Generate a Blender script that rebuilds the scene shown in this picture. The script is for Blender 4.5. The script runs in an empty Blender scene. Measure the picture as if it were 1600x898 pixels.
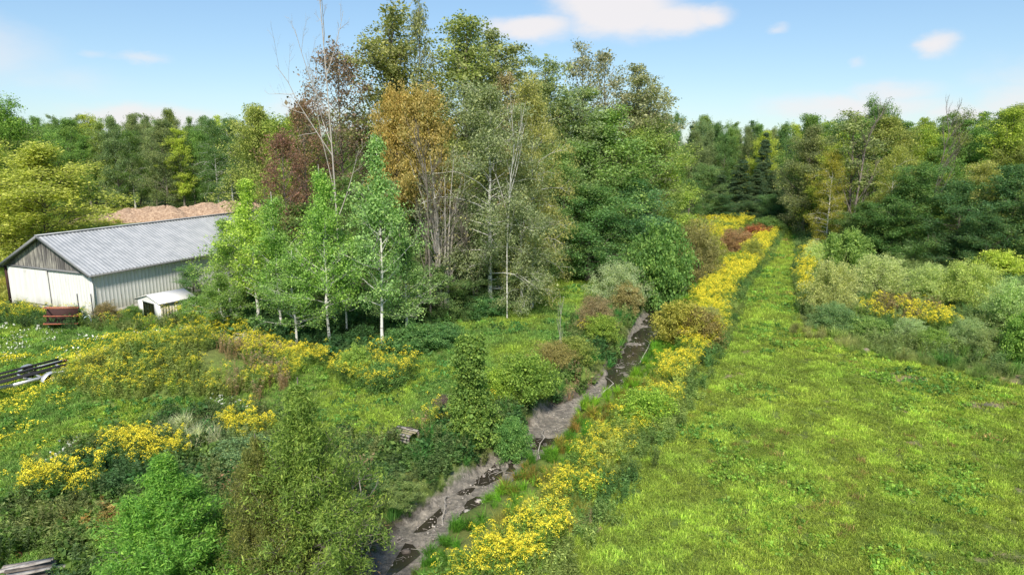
import bpy, math, random
import numpy as np
sc = bpy.context.scene
COL = sc.collection
R = math.radians
# ---------------------------------------------------------------- camera
CAM_H, PITCH, F = 12.0, R(11.7), 1067.0          # metres, down-tilt, focal length in pixels of a 1600 wide frame
cd = bpy.data.cameras.new("camera"); cam = bpy.data.objects.new("camera", cd); COL.objects.link(cam)
cd.sensor_width = 36; cd.lens = 36 * F / 1600; cd.clip_end = 6000; cd.clip_start = 0.2
cam.location = (0, 0, CAM_H); cam.rotation_euler = (R(90) - PITCH, 0, 0)
sc.camera = cam
# ---------------------------------------------------------------- light
SUN_EL, SUN_AZ = 46.0, -179.0                      # azimuth from +Y, negative = to the left
sc.view_settings.view_transform = 'Standard'; sc.view_settings.look = 'None'
sc.view_settings.gamma = 1; sc.view_settings.use_curve_mapping = False
sc.view_settings.exposure = 0.98
sd = bpy.data.lights.new("sun", 'SUN'); sun = bpy.data.objects.new("sun", sd); COL.objects.link(sun)
sd.energy = 3.6; sd.angle = R(7); sd.color = (1.0, 0.93, 0.80)
sun.rotation_euler = (R(90 - SUN_EL), 0, R(180 - SUN_AZ)); sun.location = (-30, 60, 60)
W = bpy.data.worlds.new("World"); sc.world = W; W.use_nodes = True; sc.cycles.diffuse_bounces = 5; sc.cycles.transmission_bounces = 6; sc.cycles.max_bounces = 9
nt = W.node_tree; N = nt.nodes; L = nt.links; N.clear()
SP, CP = math.sin(PITCH), math.cos(PITCH)

def azel(u, v):
    a, b = (u - 800) / F, (v - 449) / F
    x, y, z = a, CP - b * SP, -SP - b * CP
    return math.atan2(x, y), math.atan2(z, math.hypot(x, y))

def build_world():
    out = N.new('ShaderNodeOutputWorld'); bg = N.new('ShaderNodeBackground')
    sky = N.new('ShaderNodeTexSky'); sky.sky_type = 'NISHITA'; sky.sun_disc = False
    sky.sun_elevation = R(SUN_EL); sky.sun_rotation = R(SUN_AZ); sky.altitude = 200
    sky.air_density = 1.0; sky.dust_density = 0.25; sky.ozone_density = 2.0
    hs = N.new('ShaderNodeHueSaturation'); hs.inputs['Saturation'].default_value = 1.22; hs.inputs['Value'].default_value = 1.0
    ga = N.new('ShaderNodeGamma'); ga.inputs[1].default_value = .6; L.new(sky.outputs[0], ga.inputs[0]); L.new(ga.outputs[0], hs.inputs['Color'])
    tc = N.new('ShaderNodeTexCoord')
    nz = N.new('ShaderNodeTexNoise'); nz.inputs['Scale'].default_value = 9; nz.inputs['Detail'].default_value = 8; nz.inputs['Roughness'].default_value = .6
    mp = N.new('ShaderNodeMapping'); mp.inputs['Scale'].default_value = (1, 1, 2.2)
    L.new(tc.outputs['Generated'], mp.inputs[0]); L.new(mp.outputs[0], nz.inputs['Vector'])
    sx = N.new('ShaderNodeSeparateXYZ'); L.new(tc.outputs['Generated'], sx.inputs[0])
    def m(op, a, b=None, c=None):
        n = N.new('ShaderNodeMath'); n.operation = op
        for i, q in enumerate((a, b, c)):
            if q is None: continue
            if isinstance(q, (int, float)): n.inputs[i].default_value = q
            else: L.new(q, n.inputs[i])
        return n.outputs[0]
    az = m('ARCTAN2', sx.outputs[0], sx.outputs[1]); el = m('ARCSINE', sx.outputs[2])
    n0 = m('SUBTRACT', nz.outputs[0], 0.5)
    n2 = N.new('ShaderNodeSeparateColor'); L.new(nz.outputs['Color'], n2.inputs[0])
    azn = m('ADD', az, m('MULTIPLY', m('SUBTRACT', n2.outputs[0], .5), .06))
    eln = m('ADD', el, m('MULTIPLY', m('SUBTRACT', n2.outputs[1], .5), .04))
    blobs = [(830, 44, 75, 22, .95), (960, 15, 100, 40, 1.1), (1050, 28, 70, 26, .95), (1100, 22, 42, 18, .9),
             (1468, 70, 26, 17, .75), (1215, 47, 18, 10, .55), (1335, 93, 20, 10, .5), (1330, 168, 150, 24, .72), (1390, 142, 75, 20, .66),
             (1510, 175, 70, 18, .68), (1600, 150, 60, 30, .55), (235, 185, 110, 22, .8), (225, 88, 42, 10, .55), (60, 120, 160, 34, .4),
             (700, 200, 400, 26, .5), (480, 175, 90, 28, .6), (1090, 175, 70, 12, .35), (150, 80, 30, 10, .4),
             (-300, 60, 200, 50, 1), (2100, 80, 260, 60, 1), (-900, 120, 300, 60, 1), (400, -500, 260, 90, 1), (1500, -420, 220, 60, 1)]
    tot = None
    for (u, v, wu, wv, s) in blobs:
        a, e = azel(u, v); wa, we = wu / F * 1.0, wv / F * 1.0
        dx = m('DIVIDE', m('SUBTRACT', azn, a), wa); dy = m('DIVIDE', m('SUBTRACT', eln, e), we)
        d = m('ADD', m('MULTIPLY', dx, dx), m('MULTIPLY', dy, dy))
        g = m('MULTIPLY', m('POWER', 2.718, m('MULTIPLY', d, -.9)), s)
        tot = g if tot is None else m('MAXIMUM', tot, g)
    dens = m('ADD', tot, m('MULTIPLY', n0, .5))
    mr = N.new('ShaderNodeMapRange'); mr.interpolation_type = 'SMOOTHSTEP'
    mr.inputs['From Min'].default_value = .22; mr.inputs['From Max'].default_value = .85
    L.new(dens, mr.inputs['Value'])
    mx = N.new('ShaderNodeMix'); mx.data_type = 'RGBA'
    L.new(m('MULTIPLY', mr.outputs[0], .92), mx.inputs[0]); tn = N.new('ShaderNodeMix'); tn.data_type = 'RGBA'; tn.blend_type = 'MULTIPLY'; tn.inputs[0].default_value = 1; tn.inputs[7].default_value = (.80, .94, 1.06, 1); L.new(hs.outputs[0], tn.inputs[6]); L.new(tn.outputs[2], mx.inputs[6])
    mx.inputs[7].default_value = (3.3, 3.15, 3.15, 1)
    L.new(mx.outputs[2], bg.inputs[0]); bg.inputs[1].default_value = 0.142
    L.new(bg.outputs[0], out.inputs[0])
build_world()

# ---------------------------------------------------------------- helpers: ground coordinates
def at(u, v, z=0.0):
    """the ground point seen at this place of the photograph"""
    a, b = (u - 800) / F, (v - 449) / F
    t = (CAM_H - z) / (SP + b * CP)
    return a * t, t * (CP - b * SP)
def z_at(y, v):
    k = (v - 449) / F
    return CAM_H - y * (k * CP + SP) / (CP - k * SP)
def x_at(u, y, z):
    return (u - 800) / F * (y * CP + (CAM_H - z) * SP)

rs = np.random.RandomState(7); rnd = random.Random(11)
_lat = {}
def vnoise(x, y, scale, seed=0):
    if seed not in _lat: _lat[seed] = np.random.RandomState(seed + 100).rand(256, 256)
    g = _lat[seed]
    x = np.asarray(x, float) / scale + 500; y = np.asarray(y, float) / scale + 500
    i = np.floor(x).astype(int); j = np.floor(y).astype(int); fx = x - i; fy = y - j
    fx = fx * fx * (3 - 2 * fx); fy = fy * fy * (3 - 2 * fy)
    a = g[i & 255, j & 255]; b = g[(i + 1) & 255, j & 255]; c = g[i & 255, (j + 1) & 255]; d = g[(i + 1) & 255, (j + 1) & 255]
    return (a * (1 - fx) + b * fx) * (1 - fy) + (c * (1 - fx) + d * fx) * fy
def fbm(x, y, scale, seed=0, o=3):
    s = 0; a = 1; t = 0
    for k in range(o):
        s = s + a * vnoise(x, y, scale / 2 ** k, seed + k); t += a; a *= .5
    return s / t

BED = -1.0
stream_px = [(560, 960), (602, 905), (655, 840), (712, 798), (742, 772), (796, 730), (850, 690), (868, 655), (932, 625), (962, 597),
             (993, 553), (1014, 508), (1042, 477), (1066, 460), (1106, 432), (1116, 419), (1144, 401), (1156, 390), (1180, 378), (1196, 366), (1216, 350)]
SL = np.array([at(u, v, BED) for u, v in stream_px])
SL = np.vstack([[SL[0] + (SL[0] - SL[1]) * 6], SL, [SL[-1] + np.array([3.0, 30.0])], [SL[-1] + np.array([10.0, 90.0])]])
def resample(P, step=1.0):
    out = []
    n = len(P)
    for i in range(n - 1):
        p0, p1, p2, p3 = P[max(i - 1, 0)], P[i], P[i + 1], P[min(i + 2, n - 1)]
        k = max(2, int(np.linalg.norm(p2 - p1) / step))
        for t in np.arange(k) / k:
            out.append(.5 * ((2 * p1) + (-p0 + p2) * t + (2 * p0 - 5 * p1 + 4 * p2 - p3) * t * t + (-p0 + 3 * p1 - 3 * p2 + p3) * t ** 3))
    out.append(P[-1]); return np.array(out)
SR = resample(SL, 1.0)
def seg_dist(x, y, P):
    """distance to a polyline and signed side (negative = left of it)"""
    x = np.asarray(x, float); y = np.asarray(y, float)
    best = np.full(x.shape, 1e9); side = np.zeros(x.shape)
    for i in range(len(P) - 1):
        a, b = P[i], P[i + 1]; d = b - a; l2 = d @ d
        t = np.clip(((x - a[0]) * d[0] + (y - a[1]) * d[1]) / l2, 0, 1)
        px = a[0] + t * d[0]; py = a[1] + t * d[1]
        q = np.hypot(x - px, y - py)
        cr = (x - a[0]) * d[1] - (y - a[1]) * d[0]
        m = q < best; best = np.where(m, q, best); side = np.where(m, np.sign(cr), side)
    return best, side
MC = at(285, 606); MOUND = (MC[0], MC[1] + .2, 5.6, 3.1, 2.1)
def terrain(x, y, sd=None):
    x = np.asarray(x, float); y = np.asarray(y, float)
    z = (fbm(x, y, 9, 3) - .5) * .35 + (fbm(x, y, 1.6, 9) - .5) * .10
    r = np.hypot(x, y); z = z * np.clip((400 - r) / 200, 0, 1)
    d = (sd if sd is not None else seg_dist(x, y, SR)[0]) + (vnoise(x, y, 1.3, 21) - .5) * .7
    hw = 0.90; t = np.clip((d - hw) / .62, 0, 1); t = t * t * (3 - 2 * t)
    z = z * t + (BED + (fbm(x, y, 1.1, 31) - .5) * .16) * (1 - t)
    mx, my, a, b, h = MOUND
    q = ((x - mx) / a) ** 2 + ((y - my) / b) ** 2
    z = z + h * np.exp(-q * 1.1) * (0.8 + .4 * vnoise(x, y, 2.2, 44)) * np.clip((3 - q) / 1.5, 0, 1)
    return z
def gz(x, y): return float(terrain(np.array([x]), np.array([y]))[0])

# ---------------------------------------------------------------- helpers: materials
def mat(name, build):
    m = bpy.data.materials.new(name); m.use_nodes = True
    t = m.node_tree; t.nodes.clear()
    o = t.nodes.new('ShaderNodeOutputMaterial'); build(t, o); return m
class G:
    """tiny node helper"""
    def __init__(s, t): s.t = t
    def n(s, ty, **k):
        q = s.t.nodes.new('ShaderNode' + ty)
        for a, b in k.items(): setattr(q, a, b)
        return q
    def set(s, q, i, v):
        if isinstance(v, bpy.types.NodeSocket): s.t.links.new(v, q.inputs[i])
        else: q.inputs[i].default_value = v
    def math(s, op, a, b=0.0, clamp=False):
        q = s.n('Math', operation=op); q.use_clamp = clamp; s.set(q, 0, a); s.set(q, 1, b); return q.outputs[0]
    def mix(s, f, a, b, bt='MIX'):
        q = s.n('Mix', data_type='RGBA', blend_type=bt); s.set(q, 0, f); s.set(q, 6, a); s.set(q, 7, b); return q.outputs[2]
    def noise(s, vec, scale, detail=4, rough=.55):
        q = s.n('TexNoise'); s.set(q, 'Scale', scale); s.set(q, 'Detail', detail); s.set(q, 'Roughness', rough)
        if vec is not None: s.t.links.new(vec, q.inputs['Vector'])
        return q.outputs[0]
    def ramp(s, f, stops):
        q = s.n('ValToRGB'); s.t.links.new(f, q.inputs[0]); e = q.color_ramp.elements
        while len(e) < len(stops): e.new(.5)
        for el, (p, c) in zip(e, stops): el.position = p; el.color = c if len(c) == 4 else (*c, 1)
        return q.outputs[0]
    def rng(s, f, a, b, c, d):
        q = s.n('MapRange'); s.set(q, 0, f); s.set(q, 1, a); s.set(q, 2, b); s.set(q, 3, c); s.set(q, 4, d); return q.outputs[0]
    def pr(s, o, col, rough=.8, bump=None, bd=.02, metal=0.0, spec=.3):
        q = s.n('BsdfPrincipled'); s.set(q, 'Base Color', col); s.set(q, 'Roughness', rough); s.set(q, 'Metallic', metal); s.set(q, 'Specular IOR Level', spec)
        if bump is not None:
            b = s.n('Bump'); s.set(b, 'Strength', 1.0); s.set(b, 'Distance', bd); s.t.links.new(bump, b.inputs['Height']); s.t.links.new(b.outputs[0], q.inputs['Normal'])
        s.t.links.new(q.outputs[0], o.inputs[0]); return q
def c4(c): return (c[0], c[1], c[2], 1)

def leaf_material(name, col=None, inst=False, warm=(.34, .27, .03), transl=.42, rough=.6):
    """col None: the colour is the object's own colour; v = per leaf, w = per clump variation"""
    def b(t, o):
        g = G(t)
        if col is None: base = g.mix(1.0, g.n('ObjectInfo').outputs['Color'], (2.7, 2.6, 2.35, 1), 'MULTIPLY')
        else:
            base = g.n('RGB').outputs[0]; base.default_value = c4(col)
        if inst:
            a = g.n('Attribute', attribute_type='INSTANCER', attribute_name='tint').outputs['Color']
            base = g.mix(1.0, base, a, 'MULTIPLY')
        v = g.n('Attribute', attribute_name='v').outputs['Fac']; w = g.n('Attribute', attribute_name='w').outputs['Fac']
        wf = g.math('MULTIPLY', g.math('POWER', w, 3.0), .24)
        c = g.mix(wf, base, c4(warm)) if not inst else base
        h = g.n('HueSaturation'); g.set(h, 'Hue', g.rng(v, 0, 1, .515, .485)); g.set(h, 'Saturation', 1.0)
        g.set(h, 'Value', g.math('MULTIPLY', g.rng(v, 0, 1, .55, 1.45), g.rng(w, 0, 1, .8, 1.2))); t.links.new(c, h.inputs['Color'])
        d = g.n('BsdfPrincipled'); t.links.new(h.outputs[0], d.inputs['Base Color']); g.set(d, 'Roughness', rough); g.set(d, 'Specular IOR Level', .25)
        tr = g.n('BsdfTranslucent'); h2 = g.mix(1.0, h.outputs[0], (1.35, 1.5, .7, 1), 'MULTIPLY'); t.links.new(h2, tr.inputs[0])
        mx = g.n('MixShader'); g.set(mx, 0, transl); t.links.new(d.outputs[0], mx.inputs[1]); t.links.new(tr.outputs[0], mx.inputs[2])
        t.links.new(mx.outputs[0], o.inputs[0])
    return mat(name, b)
LEAF = leaf_material('foliage')
LEAF_I = {
 'grass': leaf_material('grass blades', (1, 1, 1), True, transl=.5),
 'green': leaf_material('herb leaves', (1, 1, 1), True, transl=.4),
 'yellow': leaf_material('goldenrod bloom', (.80, .70, .06), False, warm=(.84, .62, .05), transl=.25),
 'white': leaf_material('white bloom', (.75, .75, .68), False, warm=(.8, .8, .7), transl=.2),
 'tan': leaf_material('dry stalk', (.33, .25, .15), False, warm=(.35, .25, .12), transl=.2)}
def bark_mat(name, a, b, dark=None, scale=6.0):
    def f(t, o):
        g = G(t); tc = g.n('TexCoord').outputs['Object']; mp = g.n('Mapping'); t.links.new(tc, mp.inputs[0]); mp.inputs['Scale'].default_value = (1, 1, .35)
        n = g.noise(mp.outputs[0], scale, 6, .65)
        c = g.mix(g.rng(n, .35, .65, 0, 1), c4(a), c4(b))
        if dark is not None:
            mp2 = g.n('Mapping'); t.links.new(tc, mp2.inputs[0]); mp2.inputs['Scale'].default_value = (1, 1, 3.5)
            k = g.noise(mp2.outputs[0], 1.6, 3, .6); c = g.mix(g.rng(k, .56, .62, 0, 1), c, c4(dark))
        g.pr(o, c, .85, n, .02, spec=.15)
    return mat(name, f)
BARK = {'grey': bark_mat('grey bark', (.10, .085, .07), (.24, .21, .18)),
        'brown': bark_mat('brown bark', (.055, .04, .03), (.13, .10, .075)),
        'white': bark_mat('white birch bark', (.52, .50, .46), (.70, .68, .64), (.06, .05, .045)),
        'pale': bark_mat('bleached dead wood', (.30, .27, .24), (.45, .42, .38)),
        'red': bark_mat('reddish dead twigs', (.13, .055, .04), (.22, .10, .07))}

# ---------------------------------------------------------------- helpers: meshes
class MB:
    """collects faces, builds ONE mesh"""
    def __init__(s): s.V = []; s.Q = []; s.T = []; s.n = 0; s.av = []; s.aw = []; s.tv = []; s.mq = []; s.mt = []; s.tw = []
    def quads(s, v, q, va=None, wa=None, m=0):
        v = np.asarray(v, float).reshape(-1, 3); q = np.asarray(q, int).reshape(-1, 4)
        s.V.append(v); s.Q.append(q + s.n); s.n += len(v); k = len(q)
        s.av.append(np.full(k, .5) if va is None else va); s.aw.append(np.full(k, .5) if wa is None else wa); s.mq.append(np.full(k, m, int))
    def tris(s, v, q, va=None, wa=None, m=0):
        v = np.asarray(v, float).reshape(-1, 3); q = np.asarray(q, int).reshape(-1, 3)
        s.V.append(v); s.T.append(q + s.n); s.n += len(v); k = len(q)
        s.tv.append(np.full(k, .5) if va is None else va); s.tw.append(np.full(k, .5) if wa is None else wa); s.mt.append(np.full(k, m, int))
    def tube(s, P, r, k=5, m=0, cap=False):
        P = np.asarray(P, float); n = len(P); r = np.broadcast_to(np.asarray(r, float), (n,))
        T = np.gradient(P, axis=0); T /= np.linalg.norm(T, axis=1)[:, None] + 1e-9
        ref = np.array([0, 0, 1.]) if abs(T[:, 2]).mean() < .8 else np.array([1., 0, 0])
        A = np.cross(T, ref); A /= np.linalg.norm(A, axis=1)[:, None] + 1e-9; B = np.cross(T, A)
        th = np.arange(k) * 2 * math.pi / k
        V = P[:, None] + r[:, None, None] * (A[:, None] * np.cos(th)[None, :, None] + B[:, None] * np.sin(th)[None, :, None])
        i = np.arange(n - 1)[:, None] * k; j = np.arange(k)[None]; j2 = (j + 1) % k
        Q = np.stack([i + j, i + j2, i + k + j2, i + k + j], -1).reshape(-1, 4)
        s.quads(V.reshape(-1, 3), Q, m=m)
        if cap:
            c = V[-1]; s.tris(np.vstack([c, P[-1:]]), [[a, (a + 1) % k, k] for a in range(k)], m=m)
            c = V[0]; s.tris(np.vstack([c, P[:1]]), [[(a + 1) % k, a, k] for a in range(k)], m=m)
    def box(s, c, size, rot=None, m=0):
        h = np.asarray(size, float) / 2
        v = np.array([[x, y, z] for x in (-1, 1) for y in (-1, 1) for z in (-1, 1)], float) * h
        if rot is not None: v = v @ np.asarray(rot).T
        v = v + np.asarray(c, float)
        s.quads(v, [[0, 1, 3, 2], [4, 6, 7, 5], [0, 4, 5, 1], [2, 3, 7, 6], [0, 2, 6, 4], [1, 5, 7, 3]], m=m)
    def beam(s, a, b, w, h, m=0, up=(0, 0, 1)):
        a = np.asarray(a, float); b = np.asarray(b, float); d = b - a; l = np.linalg.norm(d); d /= l
        sx = np.cross(d, up); sx /= np.linalg.norm(sx) + 1e-9; uz = np.cross(sx, d)
        s.box((a + b) / 2, (l, w, h), np.stack([d, sx, uz], 1), m)
    def poly(s, pts, m=0):
        pts = np.asarray(pts, float); n = len(pts)
        if n == 4: s.quads(pts, [[0, 1, 2, 3]], m=m)
        else: s.tris(pts, [[0, i, i + 1] for i in range(1, n - 1)], m=m)
    def mesh(s, name, mats):
        me = bpy.data.meshes.new(name)
        V = np.vstack(s.V); Q = np.vstack(s.Q) if s.Q else np.zeros((0, 4), int); T = np.vstack(s.T) if s.T else np.zeros((0, 3), int)
        nf = len(Q) + len(T)
        me.vertices.add(len(V)); me.vertices.foreach_set('co', V.astype(np.float32).ravel())
        me.loops.add(Q.size + T.size); me.loops.foreach_set('vertex_index', np.concatenate([Q.ravel(), T.ravel()]).astype(np.int32))
        me.polygons.add(nf)
        ls = np.concatenate([np.arange(len(Q)) * 4, Q.size + np.arange(len(T)) * 3]).astype(np.int32)
        me.polygons.foreach_set('loop_start', ls)
        me.polygons.foreach_set('loop_total', np.concatenate([np.full(len(Q), 4), np.full(len(T), 3)]).astype(np.int32))
        mi = np.concatenate((s.mq + s.mt) or [np.zeros(0, int)]); me.polygons.foreach_set('material_index', mi.astype(np.int32))
        a = me.attributes.new('v', 'FLOAT', 'FACE'); a.data.foreach_set('value', np.concatenate(s.av + s.tv).astype(np.float32))
        a = me.attributes.new('w', 'FLOAT', 'FACE'); a.data.foreach_set('value', np.concatenate(s.aw + s.tw).astype(np.float32))
        for m_ in (mats if isinstance(mats, (list, tuple)) else [mats]): me.materials.append(m_)
        me.update(calc_edges=True); me.validate(); return me
    def build(s, name, mats, parent=None):
        return link(name, s.mesh(name, mats), parent)
def link(name, me, parent=None):
    o = bpy.data.objects.new(name, me); COL.objects.link(o)
    if parent is not None: o.parent = parent
    return o
def tag(o, label=None, cat=None, group=None, kind=None):
    if label: o['label'] = label
    if cat: o['category'] = cat
    if group: o['group'] = group
    if kind: o['kind'] = kind
    return o
def thing(name, label, cat, loc, rotz=0.0, scale=(1, 1, 1), group=None):
    o = bpy.data.objects.new(name, None); COL.objects.link(o); o.empty_display_size = .3
    o.location = loc; o.rotation_euler = (0, 0, rotz); o.scale = scale
    return tag(o, label, cat, group)
def unit(v): return v / (np.linalg.norm(v, axis=-1, keepdims=True) + 1e-9)

def add_leaves(mb, C, l, w, va, wa, axis=None, nrm=None, spread=1.0, up=.5, r=rs, m=0, tri=False):
    """C centres; l, w leaf length and width; axis preferred direction of the leaf"""
    n = len(C)
    if n == 0: return
    nr = r.normal(size=(n, 3)) + np.array([0, 0, up]) if nrm is None else nrm + r.normal(size=(n, 3)) * spread
    nr = unit(nr)
    ax = r.normal(size=(n, 3)) * (1.0 if axis is None else spread)
    if axis is not None: ax = ax + axis
    ax = unit(ax - nr * (ax * nr).sum(1)[:, None]); bx = np.cross(nr, ax)
    k_ = np.exp(r.normal(size=n) * .28); l = l * k_; w = w * k_; L_ = (l * r.uniform(.7, 1.2, n))[:, None]; W_ = (w * r.uniform(.6, 1.3, n))[:, None]
    p0 = C - ax * L_ * .5; p2 = C + ax * L_ * .5 - nr * L_ * .12; p1 = C + bx * W_ * .5 + nr * W_ * .1; p3 = C - bx * W_ * .5 + nr * W_ * .1
    V = np.stack([p0, p1, p2, p3], 1).reshape(-1, 3); i = np.arange(n) * 4
    mb.quads(V, np.stack([i, i + 1, i + 2, i + 3], 1), va, wa, m)

PROF = {
 'round': lambda t: np.sqrt(np.clip(1 - ((t - .42) / .60) ** 2, .02, 1)),
 'poplar': lambda t: np.clip(np.sin(np.pi * np.clip(t * .82 + .12, 0, 1)) ** .8, .12, 1),
 'cone': lambda t: np.clip(1.0 - t, .03, 1) ** .85,
 'cedar': lambda t: np.clip(1 - t ** 1.35, .04, 1) * (.80 + .20 * np.minimum(t * 5, 1)),
 'dome': lambda t: np.sqrt(np.clip(1 - (t * .97) ** 2.2, .03, 1)),
 'top': lambda t: np.clip(.55 + .6 * t, 0, 1) * np.sqrt(np.clip(1 - (t * .95) ** 5, .03, 1)),
 'column': lambda t: np.clip(.75 + .25 * np.sin(t * 9), .2, 1) * np.sqrt(np.clip(1 - t ** 6, .1, 1)),
}
def make_tree(kind, seed, H=1.0, Rr=.3, base=.15, prof='round', n1=34, n2=5, elev=(.15, .9), droop=0.0, clump=.05, lpc=90, leaf=(.012, .009),
              tr=.014, up=.5, bark='grey', wob=.02, axis_up=0.0, hang=0.0, multi=1, dead=0.0, flat=.6, shell=.35, lenj=(.65, 1.2), skip=0.0, twig=.25, bare_top=0):
    """a unit-sized tree description in metres -> (trunk mesh, crown mesh)"""
    r = np.random.RandomState(seed); T = MB(); C = MB()
    trunks = []
    for k in range(multi):
        if multi == 1: top = np.array([r.normal() * wob * 3, r.normal() * wob * 3, H * .97]); bs = np.zeros(3)
        else:
            a = k * 2.4 + r.rand(); q = Rr * r.uniform(.25, .7); top = np.array([math.cos(a) * q, math.sin(a) * q, H * r.uniform(.6, .93)]); bs = np.array([math.cos(a), math.sin(a), 0]) * Rr * .12
        n = 9; s = np.linspace(0, 1, n)[:, None]
        P = bs + (top - bs) * s + np.concatenate([np.cumsum(r.normal(size=(n, 2)), 0) * H * wob * .12, np.zeros((n, 1))], 1) * (s > 0)
        P[0, 2] = -.15
        if multi > 1: P[:, :2] = bs[:2] + (P[:, :2] - bs[:2]) * (s ** 1.3)
        rad = tr * (1 - .88 * s[:, 0]); rad[0] *= 1.35
        T.tube(P, rad, 7 if multi == 1 else 4); trunks.append(P)
    pf = PROF[prof]; clC = []; clD = []
    for i in range(n1):
        t = (i + r.rand()) / n1
        for _ in range(6):
            if r.rand() < float(pf(np.array(t))) + .12: break
            t = r.rand()
        if multi > 1: P = trunks[r.randint(multi)]
        else: P = trunks[0]
        h = H * (base + (1 - base) * t * .96)
        zs = P[:, 2]; hh = min(h, zs[-1] * .985)
        if multi > 1: hh = hh * r.uniform(.35, .9)
        p = np.array([np.interp(hh, zs, P[:, 0]), np.interp(hh, zs, P[:, 1]), hh])
        az = i * 2.399 + r.normal() * .4
        ln = Rr * float(pf(np.array(t))) * r.uniform(*lenj)
        e = elev[0] + (elev[1] - elev[0]) * t + r.normal() * (.28 if kind == 'broad' else .14)
        if multi > 1:  # aim at the dome
            tgt = np.array([math.cos(az) * ln, math.sin(az) * ln, h]); d = tgt - p; ln = max(np.linalg.norm(d), .05); d = d / ln
        else: d = np.array([math.cos(az) * math.cos(e), math.sin(az) * math.cos(e), math.sin(e)])
        q = [p]; dd = d.copy()
        for k in range(4):
            dd = unit(dd + np.array([0, 0, (.10 if droop == 0 else -droop * (k + 1) * .35)]) + r.normal(size=3) * .10); q.append(q[-1] + dd * ln / 4)
        q = np.array(q); q[:, 2] = np.maximum(q[:, 2], .02 * H)
        br = max(tr * .32 * (1 - .6 * t), tr * .07)
        T.tube(q, np.linspace(br, br * .2, 5), 4 if multi == 1 else 3)
        if r.rand() < skip: continue
        clC.append(q[-1]); clD.append(d)
        for k in range(n2):
            s = r.uniform(shell, 1.0); b = np.array([np.interp(s, np.linspace(0, 1, 5), q[:, a]) for a in range(3)])
            sd_ = unit(d + r.normal(size=3) * .75 + np.array([0, 0, .15 - droop * .3])); l2 = ln * twig * r.uniform(.6, 1.3)
            e2 = b + sd_ * l2 + np.array([0, 0, -droop * l2 * .4]); T.tube(np.array([b, (b + e2) / 2 + r.normal(size=3) * l2 * .07, e2]), [br * .3, br * .2, br * .08], 3)
            clC.append(e2); clD.append(sd_)
            clC.append(b * .4 + e2 * .6 + r.normal(size=3) * clump * .5); clD.append(sd_)
    if clC:
        clC = np.array(clC); clD = np.array(clD)
        if dead > 0:
            keep = r.rand(len(clC)) > dead; clC = clC[keep]; clD = clD[keep]
        K = len(clC); cw = r.rand(K); cs = r.uniform(.6, 1.35, K); cnt = np.maximum(3, (lpc * cs ** 2 * r.uniform(.5, 1.3, K))).astype(int)
        idx = np.repeat(np.arange(K), cnt); M = len(idx)
        off = r.normal(size=(M, 3)); off /= np.maximum(1, np.linalg.norm(off, axis=1) / 1.7)[:, None]
        off *= (clump * cs)[idx][:, None]; off[:, 2] *= flat
        if hang > 0: off[:, 2] -= np.abs(r.normal(size=M)) * clump * hang
        P = clC[idx] + off; P[:, 2] = np.maximum(P[:, 2], .01 * H)
        outw = unit(P - np.array([0, 0, 1]) * P[:, 2:3] * .8 - np.array([0, 0, .2 * H])) if up < 0 else None
        ax = None
        if axis_up != 0: ax = unit(clD[idx] * .9 + np.array([0, 0, axis_up]))
        if hang > 0: ax = np.tile([0, 0, -1.2], (M, 1))
        add_leaves(C, P, leaf[0], leaf[1], r.rand(M), cw[idx], ax, None, .7 if ax is not None else 1, abs(up), r)
    tm = T.mesh('trunk', BARK[bark])
    cm = C.mesh('crown', LEAF) if clC is not None and len(clC) else None
    return dict(kind=kind, H=H, R=Rr, trunk=tm, crown=cm)

def bare_tree(kind, seed, H=10, tr=.14, lv=4, nb=5, spread=.55, bark='pale', lean=0, upb=.25, low=.25, clear=True, crown=None):
    r = np.random.RandomState(seed); T = MB()
    def grow(p, d, ln, rad, l):
        n = 5; q = [p]; dd = d
        for k in range(n):
            dd = unit(dd + r.normal(size=3) * .09 + np.array([0, 0, upb * .12])); q.append(q[-1] + dd * ln / n)
        q = np.array(q); T.tube(q, np.linspace(rad, rad * .35, n + 1), 6 if l == 0 else 4 if l < 2 else 3)
        if l >= lv: return
        for k in range(nb + (3 if l == 0 else 0)):
            s = low + (1 - low) * (k + r.rand()) / (nb + (3 if l == 0 else 0)); b = np.array([np.interp(s, np.linspace(0, 1, n + 1), q[:, a]) for a in range(3)])
            sdv = r.normal(size=3); sdv -= dd * (sdv @ dd); sdv = unit(sdv)
            grow(b, unit(dd * (1 - spread) + sdv * spread + np.array([0, 0, upb])), ln * r.uniform(.28, .5) * (1.15 - .5 * s), rad * .42, l + 1)
    grow(np.array([0, 0, -.1]), unit(np.array([lean, 0, 1.])), H, tr, 0)
    return dict(kind=kind, H=H, R=H * .25, trunk=T.mesh('trunk', BARK[bark]), crown=None)

# prototypes ------------------------------------------------------------------
P = {}
for i in range(4):
    P['broad%d' % i] = make_tree('broad', 10 + i, H=18, Rr=4.6, base=.10, prof='round', n1=72, n2=9, elev=(.0, 1.1), clump=.40, lpc=42, leaf=(.165, .115), tr=.24, bark='grey', lenj=(.5, 1.3), flat=.85, twig=.32, skip=.04)
for i in range(3):
    P['poplar%d' % i] = make_tree('poplar', 30 + i, H=20, Rr=3.1, base=.16, prof='poplar', n1=64, n2=8, elev=(.35, 1.25), clump=.30, lpc=32, leaf=(.15, .115), tr=.22, bark='grey', lenj=(.45, 1.6), skip=.05, twig=.38, wob=.03)
for i in range(2):
    P['sparse%d' % i] = make_tree('sparse', 40 + i, H=20, Rr=2.6, base=.25, prof='poplar', n1=44, n2=7, elev=(.5, 1.3), clump=.32, lpc=13, twig=.4, leaf=(.17, .13), tr=.17, bark='grey', lenj=(.5, 1.5), skip=.15, wob=.05)
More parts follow.
